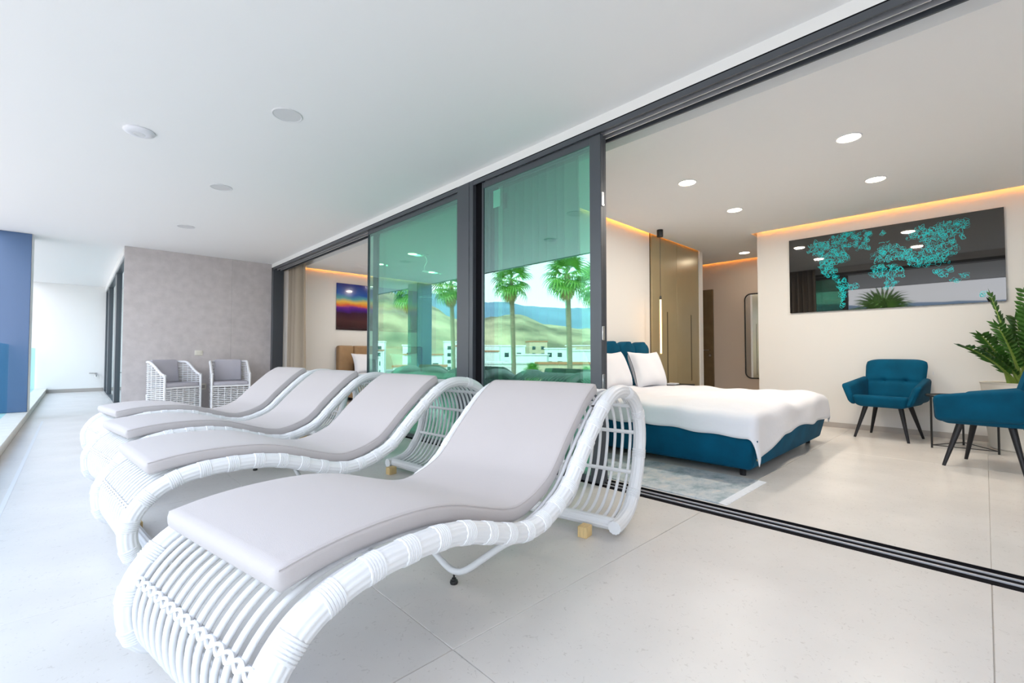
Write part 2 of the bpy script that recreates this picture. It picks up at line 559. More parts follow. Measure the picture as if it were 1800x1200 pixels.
for (a, b) in ((0.54, 2.012), (2.012, XD)):
    for (c, d) in ((0.0, 2.62),):
        MB().box(a + 0.0008, b - 0.0008, 9.312, 9.336, c + 0.001, d - 0.001, 0.001, 1).build('stone_slab', 'stone', ws)
struct(MB().box(-1.0, 0.6, Y1, Y1 + 0.15, -0.06, HC).build('wall_end', 'white_wall'), 'bright white wall closing the far corridor')
struct(MB().box(-0.46, 0.54, Y1 - 0.015, Y1, 0, 0.085).build('baseboard_end', 'skirting'), 'grey skirting along the far white wall')
struct(MB().box(6.935, 6.95, -2.5, 2.21, 0, 0.062).build('baseboard_back', 'skirting'), 'taupe skirting below the map panel wall')
struct(MB().box(8.635, 8.65, 2.21, 3.5, 0, 0.062).build('baseboard_hall', 'skirting'), 'taupe skirting in the hallway')
struct(MB().box(2.9, 5.9, 3.285, 3.30, 0, 0.062).build('baseboard_left', 'skirting'), 'taupe skirting behind the teal bed')
struct(MB().box(XI, 6.95, 9.255, 9.27, 0, 0.062).build('baseboard_far', 'skirting'), 'taupe skirting behind the tan bed')

# amber light strips in the ceiling gaps
for i, (a, b, c, d, lb) in enumerate(((6.83, 6.85, -2.4, 2.2, 'amber light strip above the map panel wall'),
                                      (3.2, 7.4, 3.20, 3.22, 'amber light strip above the teal headboard wall'),
                                      (8.55, 8.57, 2.28, 4.9, 'amber light strip above the hallway wall'),
                                      (3.2, 6.8, 9.16, 9.18, 'amber light strip above the sunset picture wall'))):
    tag(MB().box(a, b, c, d, HC + 0.041, HC + 0.053).build('led_strip', 'led_orange'), lb, 'light strip')

# sliding door frame: head track with grooves, floor track with rails, jambs and the post between the rooms
ht = struct(MB().box(XD, XI, -2.5, 9.33, HF - 0.008, HF).build('trim_head_track', 'frame_in'), 'anthracite head track of the sliding doors')
MB().box(XD, XD + 0.012, -2.5, 9.33, HF - 0.047, HF - 0.008).build('track_face', 'frame', ht)
for xx in (2.728, 2.786):
    MB().box(xx, xx + 0.008, -2.5, 9.33, HF - 0.047, HF - 0.008).build('track_fin', 'rail_metal', ht)
MB().box(XI - 0.012, XI, -2.5, 9.33, HF - 0.05, HF - 0.008).build('track_face', 'frame', ht)
ft = struct(MB().box(XD, XI, -2.5, 9.33, -0.06, -0.004).build('trim_floor_track', 'frame_in'), 'black floor track with two bright rails')
for xx in (2.722, 2.784):
    MB().box(xx, xx + 0.010, -2.5, 9.33, -0.004, 0.004, 0.001, 1).build('track_rail', 'rail_metal', ft)
for xx in (XD, XI - 0.01):
    MB().box(xx, xx + 0.01, -2.5, 9.33, -0.004, 0.002).build('track_lip', 'frame_in', ft)
struct(MB().box(XD, XI, 9.22, 9.335, -0.05, HF - 0.008, 0.003, 1).build('trim_jamb_far', 'frame'), 'dark jamb of the sliding doors at the stone wall')
struct(MB().box(XD, XI, -2.5, -2.42, -0.05, HF - 0.008, 0.003, 1).build('trim_jamb_near', 'frame'), 'dark jamb of the sliding doors outside the view')
pm = struct(MB().box(XD - 0.004, 2.9, 3.352, 3.535, -0.05, HF - 0.001, 0.003, 1).build('trim_post', 'frame'), 'wide dark post between the two bedrooms')
MB().box(XD - 0.004, 2.9, 3.292, 3.346, -0.05, HF - 0.001, 0.003, 1).build('post_profile', 'frame', pm)
MB().box(2.70, 2.9, 3.20, 3.30, -0.05, HF - 0.008).build('post_recess', 'frame_in', pm)

def sliding_panel(n, label, x, ya, yb, left_w, right_w):
    """ya < yb; right in the picture is ya"""
    d = sempty('door_%d' % n, label, (x, ya, 0))
    L = yb - ya
    MB().box(-0.006, 0.006, 0.006, L - 0.006, 0.03, HF - 0.07).build('pane', 'glass', d, smooth=False)
    MB().box(-0.018, 0.018, 0, right_w, 0.008, HF - 0.048, 0.003, 1).build('stile', 'frame', d)
    MB().box(-0.018, 0.018, L - left_w, L, 0.008, HF - 0.048, 0.003, 1).build('stile', 'frame', d)
    MB().box(-0.014, 0.014, right_w, L - left_w, HF - 0.10, HF - 0.048).build('top_rail', 'frame', d)
    MB().box(-0.014, 0.014, right_w, L - left_w, 0.008, 0.05).build('bottom_rail', 'frame', d)
    return d
pa = sliding_panel(1, 'front glass door panel in front of the curtain, beside the open bedroom', 2.70, 1.876, 3.19, 0.02, 0.098)
sliding_panel(2, 'rear glass door panel stacked behind the one beside the open bedroom', 2.76, 1.895, 3.19, 0.03, 0.045)
sliding_panel(3, 'front glass door panel of the bedroom with the tan bed', 2.70, 3.545, 5.45, 0.012, 0.02)
sliding_panel(4, 'rear glass door panel stacked in the bedroom with the tan bed', 2.76, 3.545, 5.42, 0.11, 0.03)
MB().box(0.0065, 0.008, 1.09, 1.18, 2.24, 2.395).build('sticker', 'sticker', pa)
for zz in (1.98, 1.02, 0.68):
    MB().box(-0.012, 0.012, -0.008, 0.001, zz, zz + 0.10, 0.002, 1).build('latch', 'steel', pa)

# facade of the next room, left of the stone wall
fs = struct(MB().box(0.54, 0.7, 9.5, Y1, HF - 0.05, HC).build('trim_side_fascia', 'white_wall'), 'white fascia over the glass doors of the side corridor')
d = sempty('door_5', 'dark framed glass doors of the next room behind the stone wall', (0.56, 0, 0))
for (a, b) in ((9.5, 9.6), (11.4, 11.75), (14.0, 14.25), (15.25, Y1)):
    MB().box(0.0, 0.09, a, b, 0.0, HF - 0.05, 0.003, 1).build('stile', 'frame', d)
for (a, b) in ((9.6, 11.4), (11.75, 14.0), (14.25, 15.25)):
    MB().box(0.04, 0.05, a, b, 0.02, HF - 0.06).build('pane', 'side_glass', d, smooth=False)
MB().box(0.0, 0.09, 9.5, Y1, HF - 0.09, HF - 0.05).build('top_rail', 'frame', d)
MB().box(0.0, 0.09, 9.5, Y1, 0.0, 0.012).build('bottom_rail', 'frame', d)
struct(MB().box(2.4, 2.5, 9.5, Y1, -0.06, HC).build('wall_next_room', 'cream_wall'), 'inner wall of the next room')
struct(MB().box(0.54, 2.5, 9.5, Y1, -0.06, -0.002).build('floor', 'tile_in'), 'floor of the next room behind its glass doors')
struct(MB().box(0.6, 2.85, Y1, Y1 + 0.15, -0.06, HC).build('wall_end', 'white_wall'), 'end wall of the next room')
struct(MB().box(2.5, 7.5, 9.5, Y1 + 0.15, -0.06, HR).build('wall_core', 'white_wall'), 'solid building core behind the next room')

# blue pillar and glass railing
pl = struct(MB().box(-0.80, -0.452, 9.325, 9.72, 0.115, HC).build('wall_pillar', 'white_wall'), 'blue clad pillar at the terrace edge')
MB().box(-0.86, -0.458, 9.30, 9.326, 0.118, HC - 0.002, 0.003, 1).build('blue_cladding', 'blue_pillar', pl)
rp = MB().box(-0.01, 0.01, 0, 1.62, 0.115, 1.06, 0.002, 1).mesh('railing_panel', 'rail_glass')
for k in range(8):
    o = link('railing_panel', rp, None, (-0.655, 9.285 - 1.64 * (k + 1) + 0.02, 0))
    tag(o, 'teal glass railing panel ending at the blue pillar' if k == 0 else 'glass railing panel along the terrace edge nearer than the blue pillar', 'railing',
        None if k == 0 else 'near railing panels')
for k in range(3):
    o = link('railing_panel', rp, None, (-0.655, 9.75 + 1.86 * k, 0))
    o.scale = (1, 1.13, 1)
    tag(o, 'glass railing panel of the far corridor behind the blue pillar', 'railing', 'far railing panels')

# ================================================================ WICKER LOUNGERS
RAW = [(-1.64, .020), (-1.71, .022), (-1.765, .055), (-1.79, .13), (-1.785, .21), (-1.75, .275), (-1.69, .330), (-1.606, .367), (-1.51, .384),
       (-1.40, .387), (-1.29, .382), (-1.166, .361), (-1.005, .309), (-.90, .275), (-.80, .257), (-.72, .262), (-.633, .283),
       (-.55, .315), (-.4727, .362), (-.3516, .478), (-.205, .605), (-.13, .660), (-.055, .700), (.03, .719), (.127, .717), (.25, .680),
       (.33, .610), (.37, .520), (.380, .45), (.370, .370), (.332, .236), (.258, .117), (.18, .050), (.075, .022), (.0, .018)]
PROF = [(l * 0.962, 0, 0.035 + 0.962 * z) for l, z in RAW]
LW = 0.76          # distance between the two side rails
CURVE = spline(PROF, 150)

def curve_at(i, off=0.0):
    """point of the lounger curve and its upward normal"""
    i = max(0, min(len(CURVE) - 1, i))
    t = (CURVE[min(i + 1, len(CURVE) - 1)] - CURVE[max(i - 1, 0)]).normalized()
    n = Vector((-t.z, 0, t.x))
    return CURVE[i] + n * off, n, t

def build_lounger():
    root = thing('wicker_lounger', '', 'lounger')
    # side rails of thick twisted cane: ridged section
    sec = [(0.90, 0.975, 1.0, 0.975)[k % 4] for k in range(48)]
    rail_me = MB().tube(CURVE, 0.0345, 48, section=sec).mesh('side_rail', 'wicker', angle=80)
    # a binding: several cane turns around the rail
    bb = MB()
    for q in range(6):
        pts = [(0.0330 * cos(a * pi / 8), 0.0330 * sin(a * pi / 8), (q - 2.5) * 0.0078) for a in range(16)]
        bb.tube(pts, 0.0044, 6, closed=True)
    bind_me = bb.mesh('binding', 'wicker')
    rod_pts = [CURVE[i] for i in range(2, 148)]
    rod_me = MB().tube(rod_pts, 0.0088, 7).mesh('cane_rod', 'wicker', angle=80)
    for w in (0.0, LW):
        r = link('side_rail', rail_me, root, (0, w, 0))
        for i in list(range(7, 96, 5)) + [106, 116, 126, 136]:
            p, n, t = curve_at(i)
            b = link('binding', bind_me, r, p)
            b.rotation_euler = t.to_track_quat('Z', 'Y').to_euler()
    N = 15
    for k in range(N):
        w = 0.055 + (LW - 0.11) * k / (N - 1)
        link('cane_rod', rod_me, root, (0, w, 0))
    # cross bars
    bar = MB().tube([(0, 0.02, 0), (0, LW - 0.02, 0)], 0.011, 8).mesh('cross_bar', 'wicker')
    for i in (30, 44, 58, 74, 88, 104, 113, 121, 131):
        p, n, t = curve_at(i, -0.012)
        link('cross_bar', bar, root, p)
    base = MB().tube([(0, -0.004, 0), (0, LW + 0.004, 0)], 0.032, 48, section=sec).mesh('base_bar', 'wicker', angle=80)
    for i in (2, 147):
        link('base_bar', base, root, curve_at(i)[0])
    # woven band across the foot: two thin strands crossing between the rods
    p, n, t = curve_at(14)
    sp_ = (LW - 0.11) / (N - 1)
    for sg in (1, -1):
        pts = []
        for q in range(0, 113):
            w = 0.03 + (LW - 0.06) * q / 112
            a = pi * (w - 0.055) / sp_
            pts.append(p + n * (0.0095 + 0.002 * sg * sin(a)) + t * (sg * 0.010 * cos(a)) + Vector((0, w, 0)))
        MB().tube(pts, 0.0045, 6).build('woven_strand', 'wicker', root)
    MB().tube([p - n * 0.010 + Vector((0, 0.02, 0)), p - n * 0.010 + Vector((0, LW - 0.02, 0))], 0.007, 8).build('cross_bar', 'wicker', root)
    # cushion swept along the curve
    i0 = min(range(150), key=lambda i: abs(CURVE[i].x + 1.625) + (5 if i > 60 else 0) + (3 if CURVE[i].z < 0.3 else 0))
    i1 = min(range(150), key=lambda i: abs(CURVE[i].x + 0.055) + (5 if i < 60 or i > 105 else 0))
    hw, th, rc = 0.322, 0.058, 0.017
    # the stiff pad does not follow the steep foot: it runs on nearly level over the end
    seat = [CURVE[i] for i in range(i0, i1 + 1)]
    path = spline([(-1.640, 0, .388), (-1.56, 0, .402), (-1.47, 0, .410), (-1.38, 0, .412)] + [tuple(p + Vector((0, 0, .003))) for p in seat if p.x > -1.30][::4] + [tuple(seat[-1])], i1 - i0 + 1)
    def cush_at(i):
        k = i - i0
        t = (path[min(k + 1, len(path) - 1)] - path[max(k - 1, 0)]).normalized()
        return path[k], Vector((-t.z, 0, t.x)), t
    def ring(hw_, th_, rc_):
        out = []
        cz = 0.012 + th / 2
        for (sx, sz, a0) in ((1, 1, 0), (-1, 1, 90), (-1, -1, 180), (1, -1, 270)):
            for q in range(5):
                a = radians(a0 + 22.5 * q)
                out.append((sx * (hw_ - rc_) + rc_ * cos(a), cz + sz * (th_ / 2 - rc_) + rc_ * sin(a)))
            if sz == sx:          # along the flat top and bottom
                for q in range(1, 8):
                    x = (hw_ - rc_) * (1 - q / 4) * (1 if sz > 0 else -1)
                    out.append((x, cz + sz * th_ / 2 * (1 + 0.10 * (1 - (q / 4 - 1) ** 2))))
        return out
    secs = [(i0, -0.012, 0.020, 0.022, .010), (i0, -0.008, 0.008, 0.036, .014), (i0, 0.0, 0.0, th, rc)]
    secs += [(i, 0.0, 0.0, th, rc) for i in range(i0 + 1, i1)]
    secs += [(i1, 0.0, 0.0, th, rc), (i1, 0.008, 0.008, 0.036, .014), (i1, 0.012, 0.020, 0.022, .010)]
    cv, cf = [], []
    for (i, al, inset, t_, r_) in secs:
        p, n, t = cush_at(i)
        rg = ring(hw - inset, t_, r_)
        for (y_, z_) in rg:
            cv.append(p + t * al + n * z_ + Vector((0, LW / 2 + y_, 0)))
    R = len(rg)
    for a in range(len(secs) - 1):
        for k in range(R):
            l = (k + 1) % R
            cf.append((a * R + k, a * R + l, (a + 1) * R + l, (a + 1) * R + k))
    cf.append(tuple(range(R))[::-1])
    cf.append(tuple((len(secs) - 1) * R + k for k in range(R)))
    cu = MB().add(cv, cf).build('cushion', 'cushion', root, angle=60)
    # stitched seam around the upper edge
    for s in (-1, 1):
        pts = []
        for i in range(i0, i1 + 1):
            p, n, t = cush_at(i)
            pts.append(p + n * (0.012 + th - 0.004) + Vector((0, LW / 2 + s * (hw - 0.0045), 0)))
        MB().tube(pts, 0.0022, 5).build('seam', 'cushion', cu)
    # dark fixing straps under the cushion edge
    for i in (i0 + 8, 92):
        p, n, t = curve_at(i, 0.010)
        MB().box(-0.008, 0.008, 0.012, 0.05, -0.003, 0.003).build('strap', 'black_rubber', cu, p)
    # V-shaped support running across from rail to rail, with a levelling foot in the middle
    pts = spline([(-.795, .0, .265), (-.795, .084, .222), (-.795, .19, .14), (-.795, .285, .068), (-.795, .345, .050), (-.795, .405, .068), (-.795, .53, .14), (-.795, .67, .222), (-.795, LW, .265)], 36)
    sl = MB().tube(pts, 0.013, 10).build('support_leg', 'wicker', root)
    MB().lathe([(0.004, 0.046), (0.004, 0.024), (0.009, 0.022), (0.010, 0.015), (0.015, 0.013), (0.017, 0.006), (0.015, 0.0)][::-1], 14,
               (-.795, .345, 0.0)).build('levelling_foot', 'black_rubber', sl)
    for x in (-0.055, -1.60):
        for w in (0.135, LW - 0.135):
            MB().box(x - 0.032, x + 0.032, w - 0.025, w + 0.025, 0.0, 0.054, 0.002, 1).build('foot_block', 'pine', root)
    return root

lounger = build_lounger()
LSPOTS = [((1.963, 1.303), 10.4, 'white wicker lounger with taupe cushion, nearest the camera, levelling foot in view'),
          ((1.888, 2.575), 4.8, 'white wicker lounger with taupe cushion, second from the camera'),
          ((1.889, 3.80), 7.6, 'white wicker lounger with taupe cushion, third from the camera'),
          ((1.90, 5.08), 8.0, 'white wicker lounger with taupe cushion, farthest, near the wicker armchairs')]
for k, ((x, y), r, lb) in enumerate(LSPOTS):
    o = lounger if k == 0 else copy_tree(lounger)
    o.location = (x, y, 0)
    o.rotation_euler = (0, 0, radians(r))
    o['label'] = lb
    o['group'] = 'wicker loungers in a row on the terrace'

# ================================================================ WICKER TUB CHAIRS by the stone wall
def build_tub_chair():
    root = thing('wicker_armchair', '', 'armchair')
    hw, dp = 0.265, 0.27
    # U-shaped plan, front opening at -y
    def plan(s):
        """s 0..1 along the U from front left over the back to front right"""
        pts = [(-hw, -dp), (-hw, -0.05), (-hw, 0.10), (-hw * 0.86, 0.22), (-hw * 0.5, 0.275), (0, 0.29), (hw * 0.5, 0.275), (hw * 0.86, 0.22), (hw, 0.10), (hw, -0.05), (hw, -dp)]
        return pts
    U = spline([(x, y, 0) for x, y in plan(0)], 57)
    def top(p):
        f = min(1, max(0, (p.y + dp) / (0.40)))
        return 0.60 + 0.20 * (f * f * (3 - 2 * f))
    MB().tube([(p.x, p.y, top(p)) for p in U], 0.020, 10).build('rim', 'wicker', root)
    for i in (0, 56):
        p = U[i]
        MB().tube([(p.x, p.y, 0.0), (p.x, p.y, top(p))], 0.017, 10).build('front_leg', 'wicker', root)
    for i in (18, 38):
        p = U[i]
        MB().tube([(p.x * 0.95, p.y * 0.95, 0.0), (p.x, p.y, 0.3)], 0.015, 8).build('rear_leg', 'wicker', root)
    for i in range(4, 56, 4):
        p = U[i]
        MB().tube([(p.x * 0.985, p.y * 0.985, 0.06), (p.x, p.y, top(p))], 0.006, 6).build('stake', 'wicker', root)
    wv = MB()
    z = 0.065
    row = 0
    while z < 0.79:
        seg = []
        for i, p in enumerate(U):
            if top(p) > z + 0.015:
                o = 1 + 0.022 * cos(pi * i / 4 + (pi if row % 2 else 0))
                seg.append((p.x * o, p.y * o, z))
        if len(seg) == len(U):
            wv.tube(seg, 0.0085, 5)
        else:
            left = [q for q in seg]
            wv.tube(left, 0.0085, 5) if len(left) > 3 else None
        z += 0.030
        row += 1
    w = wv.build('side_weave', 'wicker', root)
    w['kind'] = 'stuff'
    wf = MB()
    z = 0.065
    row = 0
    while z < 0.38:
        wf.tube([(-hw + 2 * hw * q / 24, -dp + 0.006 * cos(pi * q / 3 + (pi if row % 2 else 0)), z) for q in range(25)], 0.0085, 5)
        z += 0.030
        row += 1
    w = wf.build('front_weave', 'wicker', root)
    w['kind'] = 'stuff'
    for q in range(1, 6):
        x = -hw + 2 * hw * q / 6
        MB().tube([(x, -dp, 0.05), (x, -dp, 0.40)], 0.006, 6).build('stake', 'wicker', root)
    MB().tube([(-hw, -dp, 0.405), (hw, -dp, 0.405)], 0.015, 8).build('seat_rail', 'wicker', root)
    MB().box(-hw + 0.02, hw - 0.02, -dp - 0.005, 0.215, 0.418, 0.475, 0.018, 3).build('seat_cushion', 'cushion_blue', root)
    MB().hexa([(-0.20, 0.13, 0.47), (0.20, 0.13, 0.47), (0.19, 0.215, 0.47), (-0.19, 0.215, 0.47),
               (-0.20, 0.18, 0.84), (0.20, 0.18, 0.84), (0.18, 0.262, 0.83), (-0.18, 0.262, 0.83)], 0.03, 4).build('back_cushion', 'cushion_blue', root)
    return root
tub = build_tub_chair()
tub.location = (1.12, 8.87, 0)
tub.rotation_euler = (0, 0, radians(24))
tub['label'] = 'white woven armchair with grey cushions by the corner of the stone wall, turned right'
tub['group'] = 'woven armchairs by the stone wall'
t2 = copy_tree(tub)
t2.location = (1.895, 8.84, 0)
t2.rotation_euler = (0, 0, radians(-6))
t2['label'] = 'white woven armchair with lavender back cushion behind the farthest lounger'

# ================================================================ SMALL FITTINGS ON THE TERRACE
def round_light(loc, r, label, on=False, group=None):
    t = thing('ceiling_light', label, 'ceiling light', loc, 0, group)
    MB().lathe([(r, 0.0), (r, -0.004), (r - 0.006, -0.007), (r - 0.012, -0.004), (r - 0.012, 0.0)], 40, cap=False).build('trim_ring', 'plastic_grey' if not on else 'plastic_white', t)
    MB().lathe([(r - 0.0125, -0.0005), (r - 0.0125, -0.004)], 40).build('diffuser', 'led_white' if on else 'plastic_grey', t)
    if on:
        ld = bpy.data.lights.new('downlight', 'AREA')
        ld.shape = 'DISK'
        ld.size = 2 * r - 0.04
        ld.energy = on
        ld.color = (1.0, 0.91, 0.79)
        lo = bpy.data.objects.new('downlight', ld)
        COL.objects.link(lo)
        lo.parent = t
        lo.location = (0, 0, -0.012)
    return t
round_light((1.06, 3.404, HC), 0.10, 'switched-off round ceiling light of the terrace, nearest of three')
round_light((1.048, 5.358, HC), 0.10, 'switched-off round ceiling light of the terrace, middle of three')
round_light((1.042, 7.34, HC), 0.10, 'switched-off round ceiling light of the terrace, nearest the stone wall')
t = thing('wifi_access_point', 'white dome-shaped wireless access point on the terrace ceiling', 'access point', (0.326, 4.431, HC))
MB().lathe([(0.097, 0.0), (0.099, -0.008), (0.094, -0.016), (0.07, -0.024), (0.042, -0.030), (0.038, -0.028)], 40).build('housing', 'plastic_white', t)
MB().lathe([(0.038, -0.0275), (0.036, -0.030), (0.028, -0.031), (0.0265, -0.029)], 32, cap=True).build('ring', 'plastic_grey', t)

def wall_plate(name, label, cat, loc, sx, sz):
    t = thing(name, label, cat, loc)
    MB().box(-sx / 2, sx / 2, -0.010, 0, -sz / 2, sz / 2, 0.003, 2).build('plate', 'plastic', t)
    MB().box(-sx * 0.28, sx * 0.28, -0.013, -0.009, -sz * 0.28, sz * 0.28, 0.002, 1).build('insert', 'skirting' if name == 'power_socket' else 'plastic', t)
wall_plate('light_switch', 'ivory light switch on the stone wall above the armchairs', 'switch', (1.535, 9.312, 0.945), 0.115, 0.085)
wall_plate('power_socket', 'ivory power socket low on the stone wall between the armchairs', 'socket', (1.60, 9.312, 0.37), 0.105, 0.10)
t = thing('wall_tap', 'small steel tap low on the far white wall', 'tap', (0.40, Y1, 0.42))
MB().tube([(0, 0, 0), (0, -0.06, 0), (0, -0.09, -0.02), (0, -0.10, -0.06)], 0.018, 10).build('spout', 'steel', t)
MB().tube([(-0.12, -0.04, 0.035), (0.02, -0.04, 0.03)], 0.012, 8).build('lever', 'steel', t)

# ================================================================ BEDROOM WITH THE TEAL BED
for (x, y, lb) in ((4.352, .708, 'lit round ceiling light nearest the open doors, right of the two there'), (5.58, .704, 'lit round ceiling light in front of the map panel'),
                   (4.347, 2.013, 'lit round ceiling light above the pillow end of the teal bed, near the glass door'),
                   (5.577, 2.014, 'lit round ceiling light between the pendant lamp and the map panel'), (8.05, 2.76, 'lit round ceiling light in the hallway')):
    round_light((x, y, HC), 0.088, lb, on=11.5 if x < 7 else 1.5)

def pillow_mesh(w, h, t):
    def side(sg):
        def fn(u, v):
            a, b = 2 * u - 1, 2 * v - 1
            k = max(0, (1 - a ** 4)) ** 0.6 * max(0, (1 - b ** 4)) ** 0.6
            pinch = 1 - 0.12 * (1 - abs(a) ** 1.5) * (abs(b) ** 4)
            pinch2 = 1 - 0.10 * (1 - abs(b) ** 1.5) * (abs(a) ** 4)
            wr = 0.006 * sin(7 * a + 3 * b) * k
            return (w / 2 * a * pinch2, sg * (t / 2 * k + 0.004) + wr, h / 2 * b * pinch)
        return fn
    m = MB()
    m.grid(side(-1), 20, 16)
    m.grid(side(1), 20, 16)
    return m

def duvet(parent, x0, x1, y0, y1, top, dl, dr, df_l, df_r, mat='linen', sgn=-1, name='duvet', flare=0.03):
    """cloth with overhang dl (x0 side), dr (x1 side) and df at the foot (y0), which varies across"""
    rr = 0.07
    def drop(o):
        if o <= 0:
            return 0.0, 0.0
        a = o / rr
        if a < pi / 2:
            return rr * sin(a), rr * (1 - cos(a))
        return rr + flare * (o - rr * pi / 2), rr + (o - rr * pi / 2)
    def fn(u, v):
        a = x0 - dl + u * (x1 - x0 + dl + dr)
        f = (a - x0) / (x1 - x0)
        f = min(1, max(0, f))
        df = df_r + (df_l - df_r) * max(0, 1 - f / 0.25) + 0.012 * sin(9 * f)
        b = y0 - df + v * (y1 - y0 + df)
        ox = (x0 - a) if a < x0 else (a - x1 if a > x1 else 0)
        oy = (y0 - b) if b < y0 else 0
        sx = -1 if a < x0 else 1
        bx, by = min(max(a, x0), x1), max(b, y0)
        z = top + 0.012 * sin(5.1 * a + 1.7 * b) * sin(3.3 * b + 0.5) + 0.007 * sin(11 * a - 6 * b + sin(4 * b)) + 0.005 * sin(19 * b + 4 * a + 2 * sin(3 * a))
        if ox == 0 and oy == 0:
            e = min(a - x0, x1 - a, b - y0, 0.25) / 0.25
            return (bx, by, z - 0.03 * (1 - e) ** 2)
        o = hypot(ox, oy)
        h, dz = drop(o)
        dx, dy = (sx * ox / o, -oy / o)
        wav = 0.014 * sin(7.0 * b + 2.0 * sin(3 * b)) * min(1, dz / 0.15) if oy < ox else 0.014 * sin(8 * a) * min(1, dz / 0.15)
        h += wav
        return (bx + dx * h, by + dy * h, z - 0.03 - dz)
    m = MB()
    m.grid(fn, 90, 90)
    o = m.build(name, mat, parent, angle=80)
    sm = o.modifiers.new('thickness', 'SOLIDIFY')
    sm.thickness = 0.008
    sm.offset = -1
    return o

bed = thing('double_bed', 'teal velvet double bed with white duvet behind the open sliding doors', 'bed', (0, 0, 0))
bx0, bx1, by0, by1 = 3.56, 5.66, 1.17, 3.16
MB().hexa([(bx0 + .04, by0 + .04, .060), (bx1 - .04, by0 + .04, .060), (bx1 - .04, by1, .060), (bx0 + .04, by1, .060),
           (bx0 - .02, by0 - .02, .335), (bx1 + .02, by0 - .02, .335), (bx1 + .02, by1, .335), (bx0 - .02, by1, .335)], 0.03, 3).build('bed_base', 'teal', bed)
MB().box(bx0 + .06, bx1 - .06, by0 + .05, by1 - 0.02, .335, .50, 0.04, 3).build('mattress', 'linen', bed)
for (x, y) in ((bx0 + .14, by0 + .13), (bx1 - .14, by0 + .13), (bx0 + .14, by1 - .2), (bx1 - .14, by1 - .2)):
    MB().lathe([(0.022, 0.0), (0.028, 0.08)], 12, (x, y, 0)).build('leg', 'dark_wood', bed)
duvet(bed, bx0 + 0.03, bx1 - 0.03, by0 + 0.04, 2.98, .535, .225, .20, .37, .27, name='duvet')
# corner seam and tiny tag
MB().tube([(bx0 + .034, by0 + .020, .10), (bx0 - .022, by0 - .026, .30)], 0.005, 6).build('corner_seam', 'teal', bed)
MB().box(bx0 + .10, bx0 + .118, by0 + .010, by0 + .02, .13, .142).build('metal_tag', 'pine', bed)
# scalloped, channelled headboard
nch = 6
cw = (bx1 - bx0) / nch
for k in range(nch):
    xc = bx0 + cw * (k + 0.5)
    bm = bmesh.new()
    arc = [(xc - cw / 2, .10), (xc + cw / 2, .10)] + [(xc + cw / 2 * cos(a), .975 + 0.11 * sin(a)) for a in [pi * q / 12 for q in range(13)]]
    lo = [bm.verts.new((x, 3.17, z)) for x, z in arc]
    hi = [bm.verts.new((x, 3.282, z)) for x, z in arc]
    bm.faces.new(lo)
    bm.faces.new(hi[::-1])
    for i in range(len(arc)):
        j = (i + 1) % len(arc)
        bm.faces.new((lo[j], lo[i], hi[i], hi[j]))
    ed = [e for e in bm.edges if all(abs(v.co.y - 3.17) < 1e-4 for v in e.verts)]
    bmesh.ops.bevel(bm, geom=ed, offset=0.035, segments=4, profile=0.5, affect='EDGES')
    MB().from_bm(bm).build('headboard_channel', 'teal', bed, angle=50)
pm2 = pillow_mesh(0.54, 0.46, 0.19).mesh('pillow', 'linen', angle=80)
pm_ = pillow_mesh(0.68, 0.46, 0.19).mesh('pillow', 'linen', angle=80)
for (x, y, z, tilt, rz, lb) in ((5.08, 2.88, .735, 20, -10, 'upright white pillow with pointed corners on the teal bed, nearest the wardrobe'),
                                (4.50, 3.0, .735, 20, 4, 'white pillow leaning on the teal headboard, nearest the glass door'),
                                (3.70, 2.98, .735, 20, 0, 'white pillow on the teal bed hidden mostly by the glass door')):
    o = link('pillow', pm2 if x > 5 else pm_, None, (x, y, z), (radians(-tilt), 0, radians(rz)))
    tag(o, lb, 'pillow', 'pillows on the teal bed')

t = thing('rug', 'distressed blue-grey rug beside the teal bed with white fringe', 'rug', (2.875, 1.155, 0))
MB().box(0, 0.72, 0, 1.95, 0, 0.009, 0.002, 1).build('pile', 'rug', t)
fg = MB()
for k in range(120):
    x = 0.72 * (k + 0.5) / 120
    fg.tube([(x, 0.004, 0.006), (x + random.uniform(-.004, .004), -0.022, 0.005), (x + random.uniform(-.008, .008), -0.05, 0.003)], 0.0026, 4)
o = fg.build('fringe', 'fringe', t)
o['kind'] = 'stuff'

t = thing('bedside_shelf', 'thin dark floating bedside shelf between bed and bronze wardrobe', 'shelf', (6.08, 3.055, 0.50))
MB().box(-0.26, 0.26, -0.20, 0.20, -0.03, 0, 0.006, 2).build('shelf_board', 'dark_wood', t)
MB().box(-0.24, 0.24, 0.12, 0.20, -0.12, -0.03, 0.004, 1).build('bracket', 'dark_wood', t)
t = thing('book', 'small white booklet lying on the dark bedside shelf', 'book', (6.03, 3.03, 0.501), 0.2)
MB().box(-0.09, 0.09, -0.06, 0.06, 0, 0.018, 0.002, 1).build('cover', 'linen', t)
MB().box(-0.085, 0.088, -0.062, 0.055, 0.003, 0.015).build('pages', 'plastic_white', t)

# bronze wardrobe flush with the headboard wall
t = thing('wardrobe', 'tall bronze lacquered wardrobe with recessed handle grooves beside the bed', 'wardrobe', (0, 0, 0))
MB().box(5.90, 7.42, 3.285, 3.299, 0.0, 2.76).build('carcass', 'groove', t)
for (a, b, hx) in ((5.902, 6.654, 6.345), (6.658, 7.418, 7.13)):
    dr = MB().box(a, b, 3.262, 3.286, 0.07, 2.75, 0.002, 1).build('wardrobe_door', 'gold_panel', t)
    MB().box(hx - 0.012, hx + 0.012, 3.2595, 3.264, 0.50, 1.55, 0.001, 1).build('handle_groove', 'groove', dr)
MB().box(5.90, 7.42, 3.27, 3.286, 0.0, 0.066).build('plinth', 'groove', t)

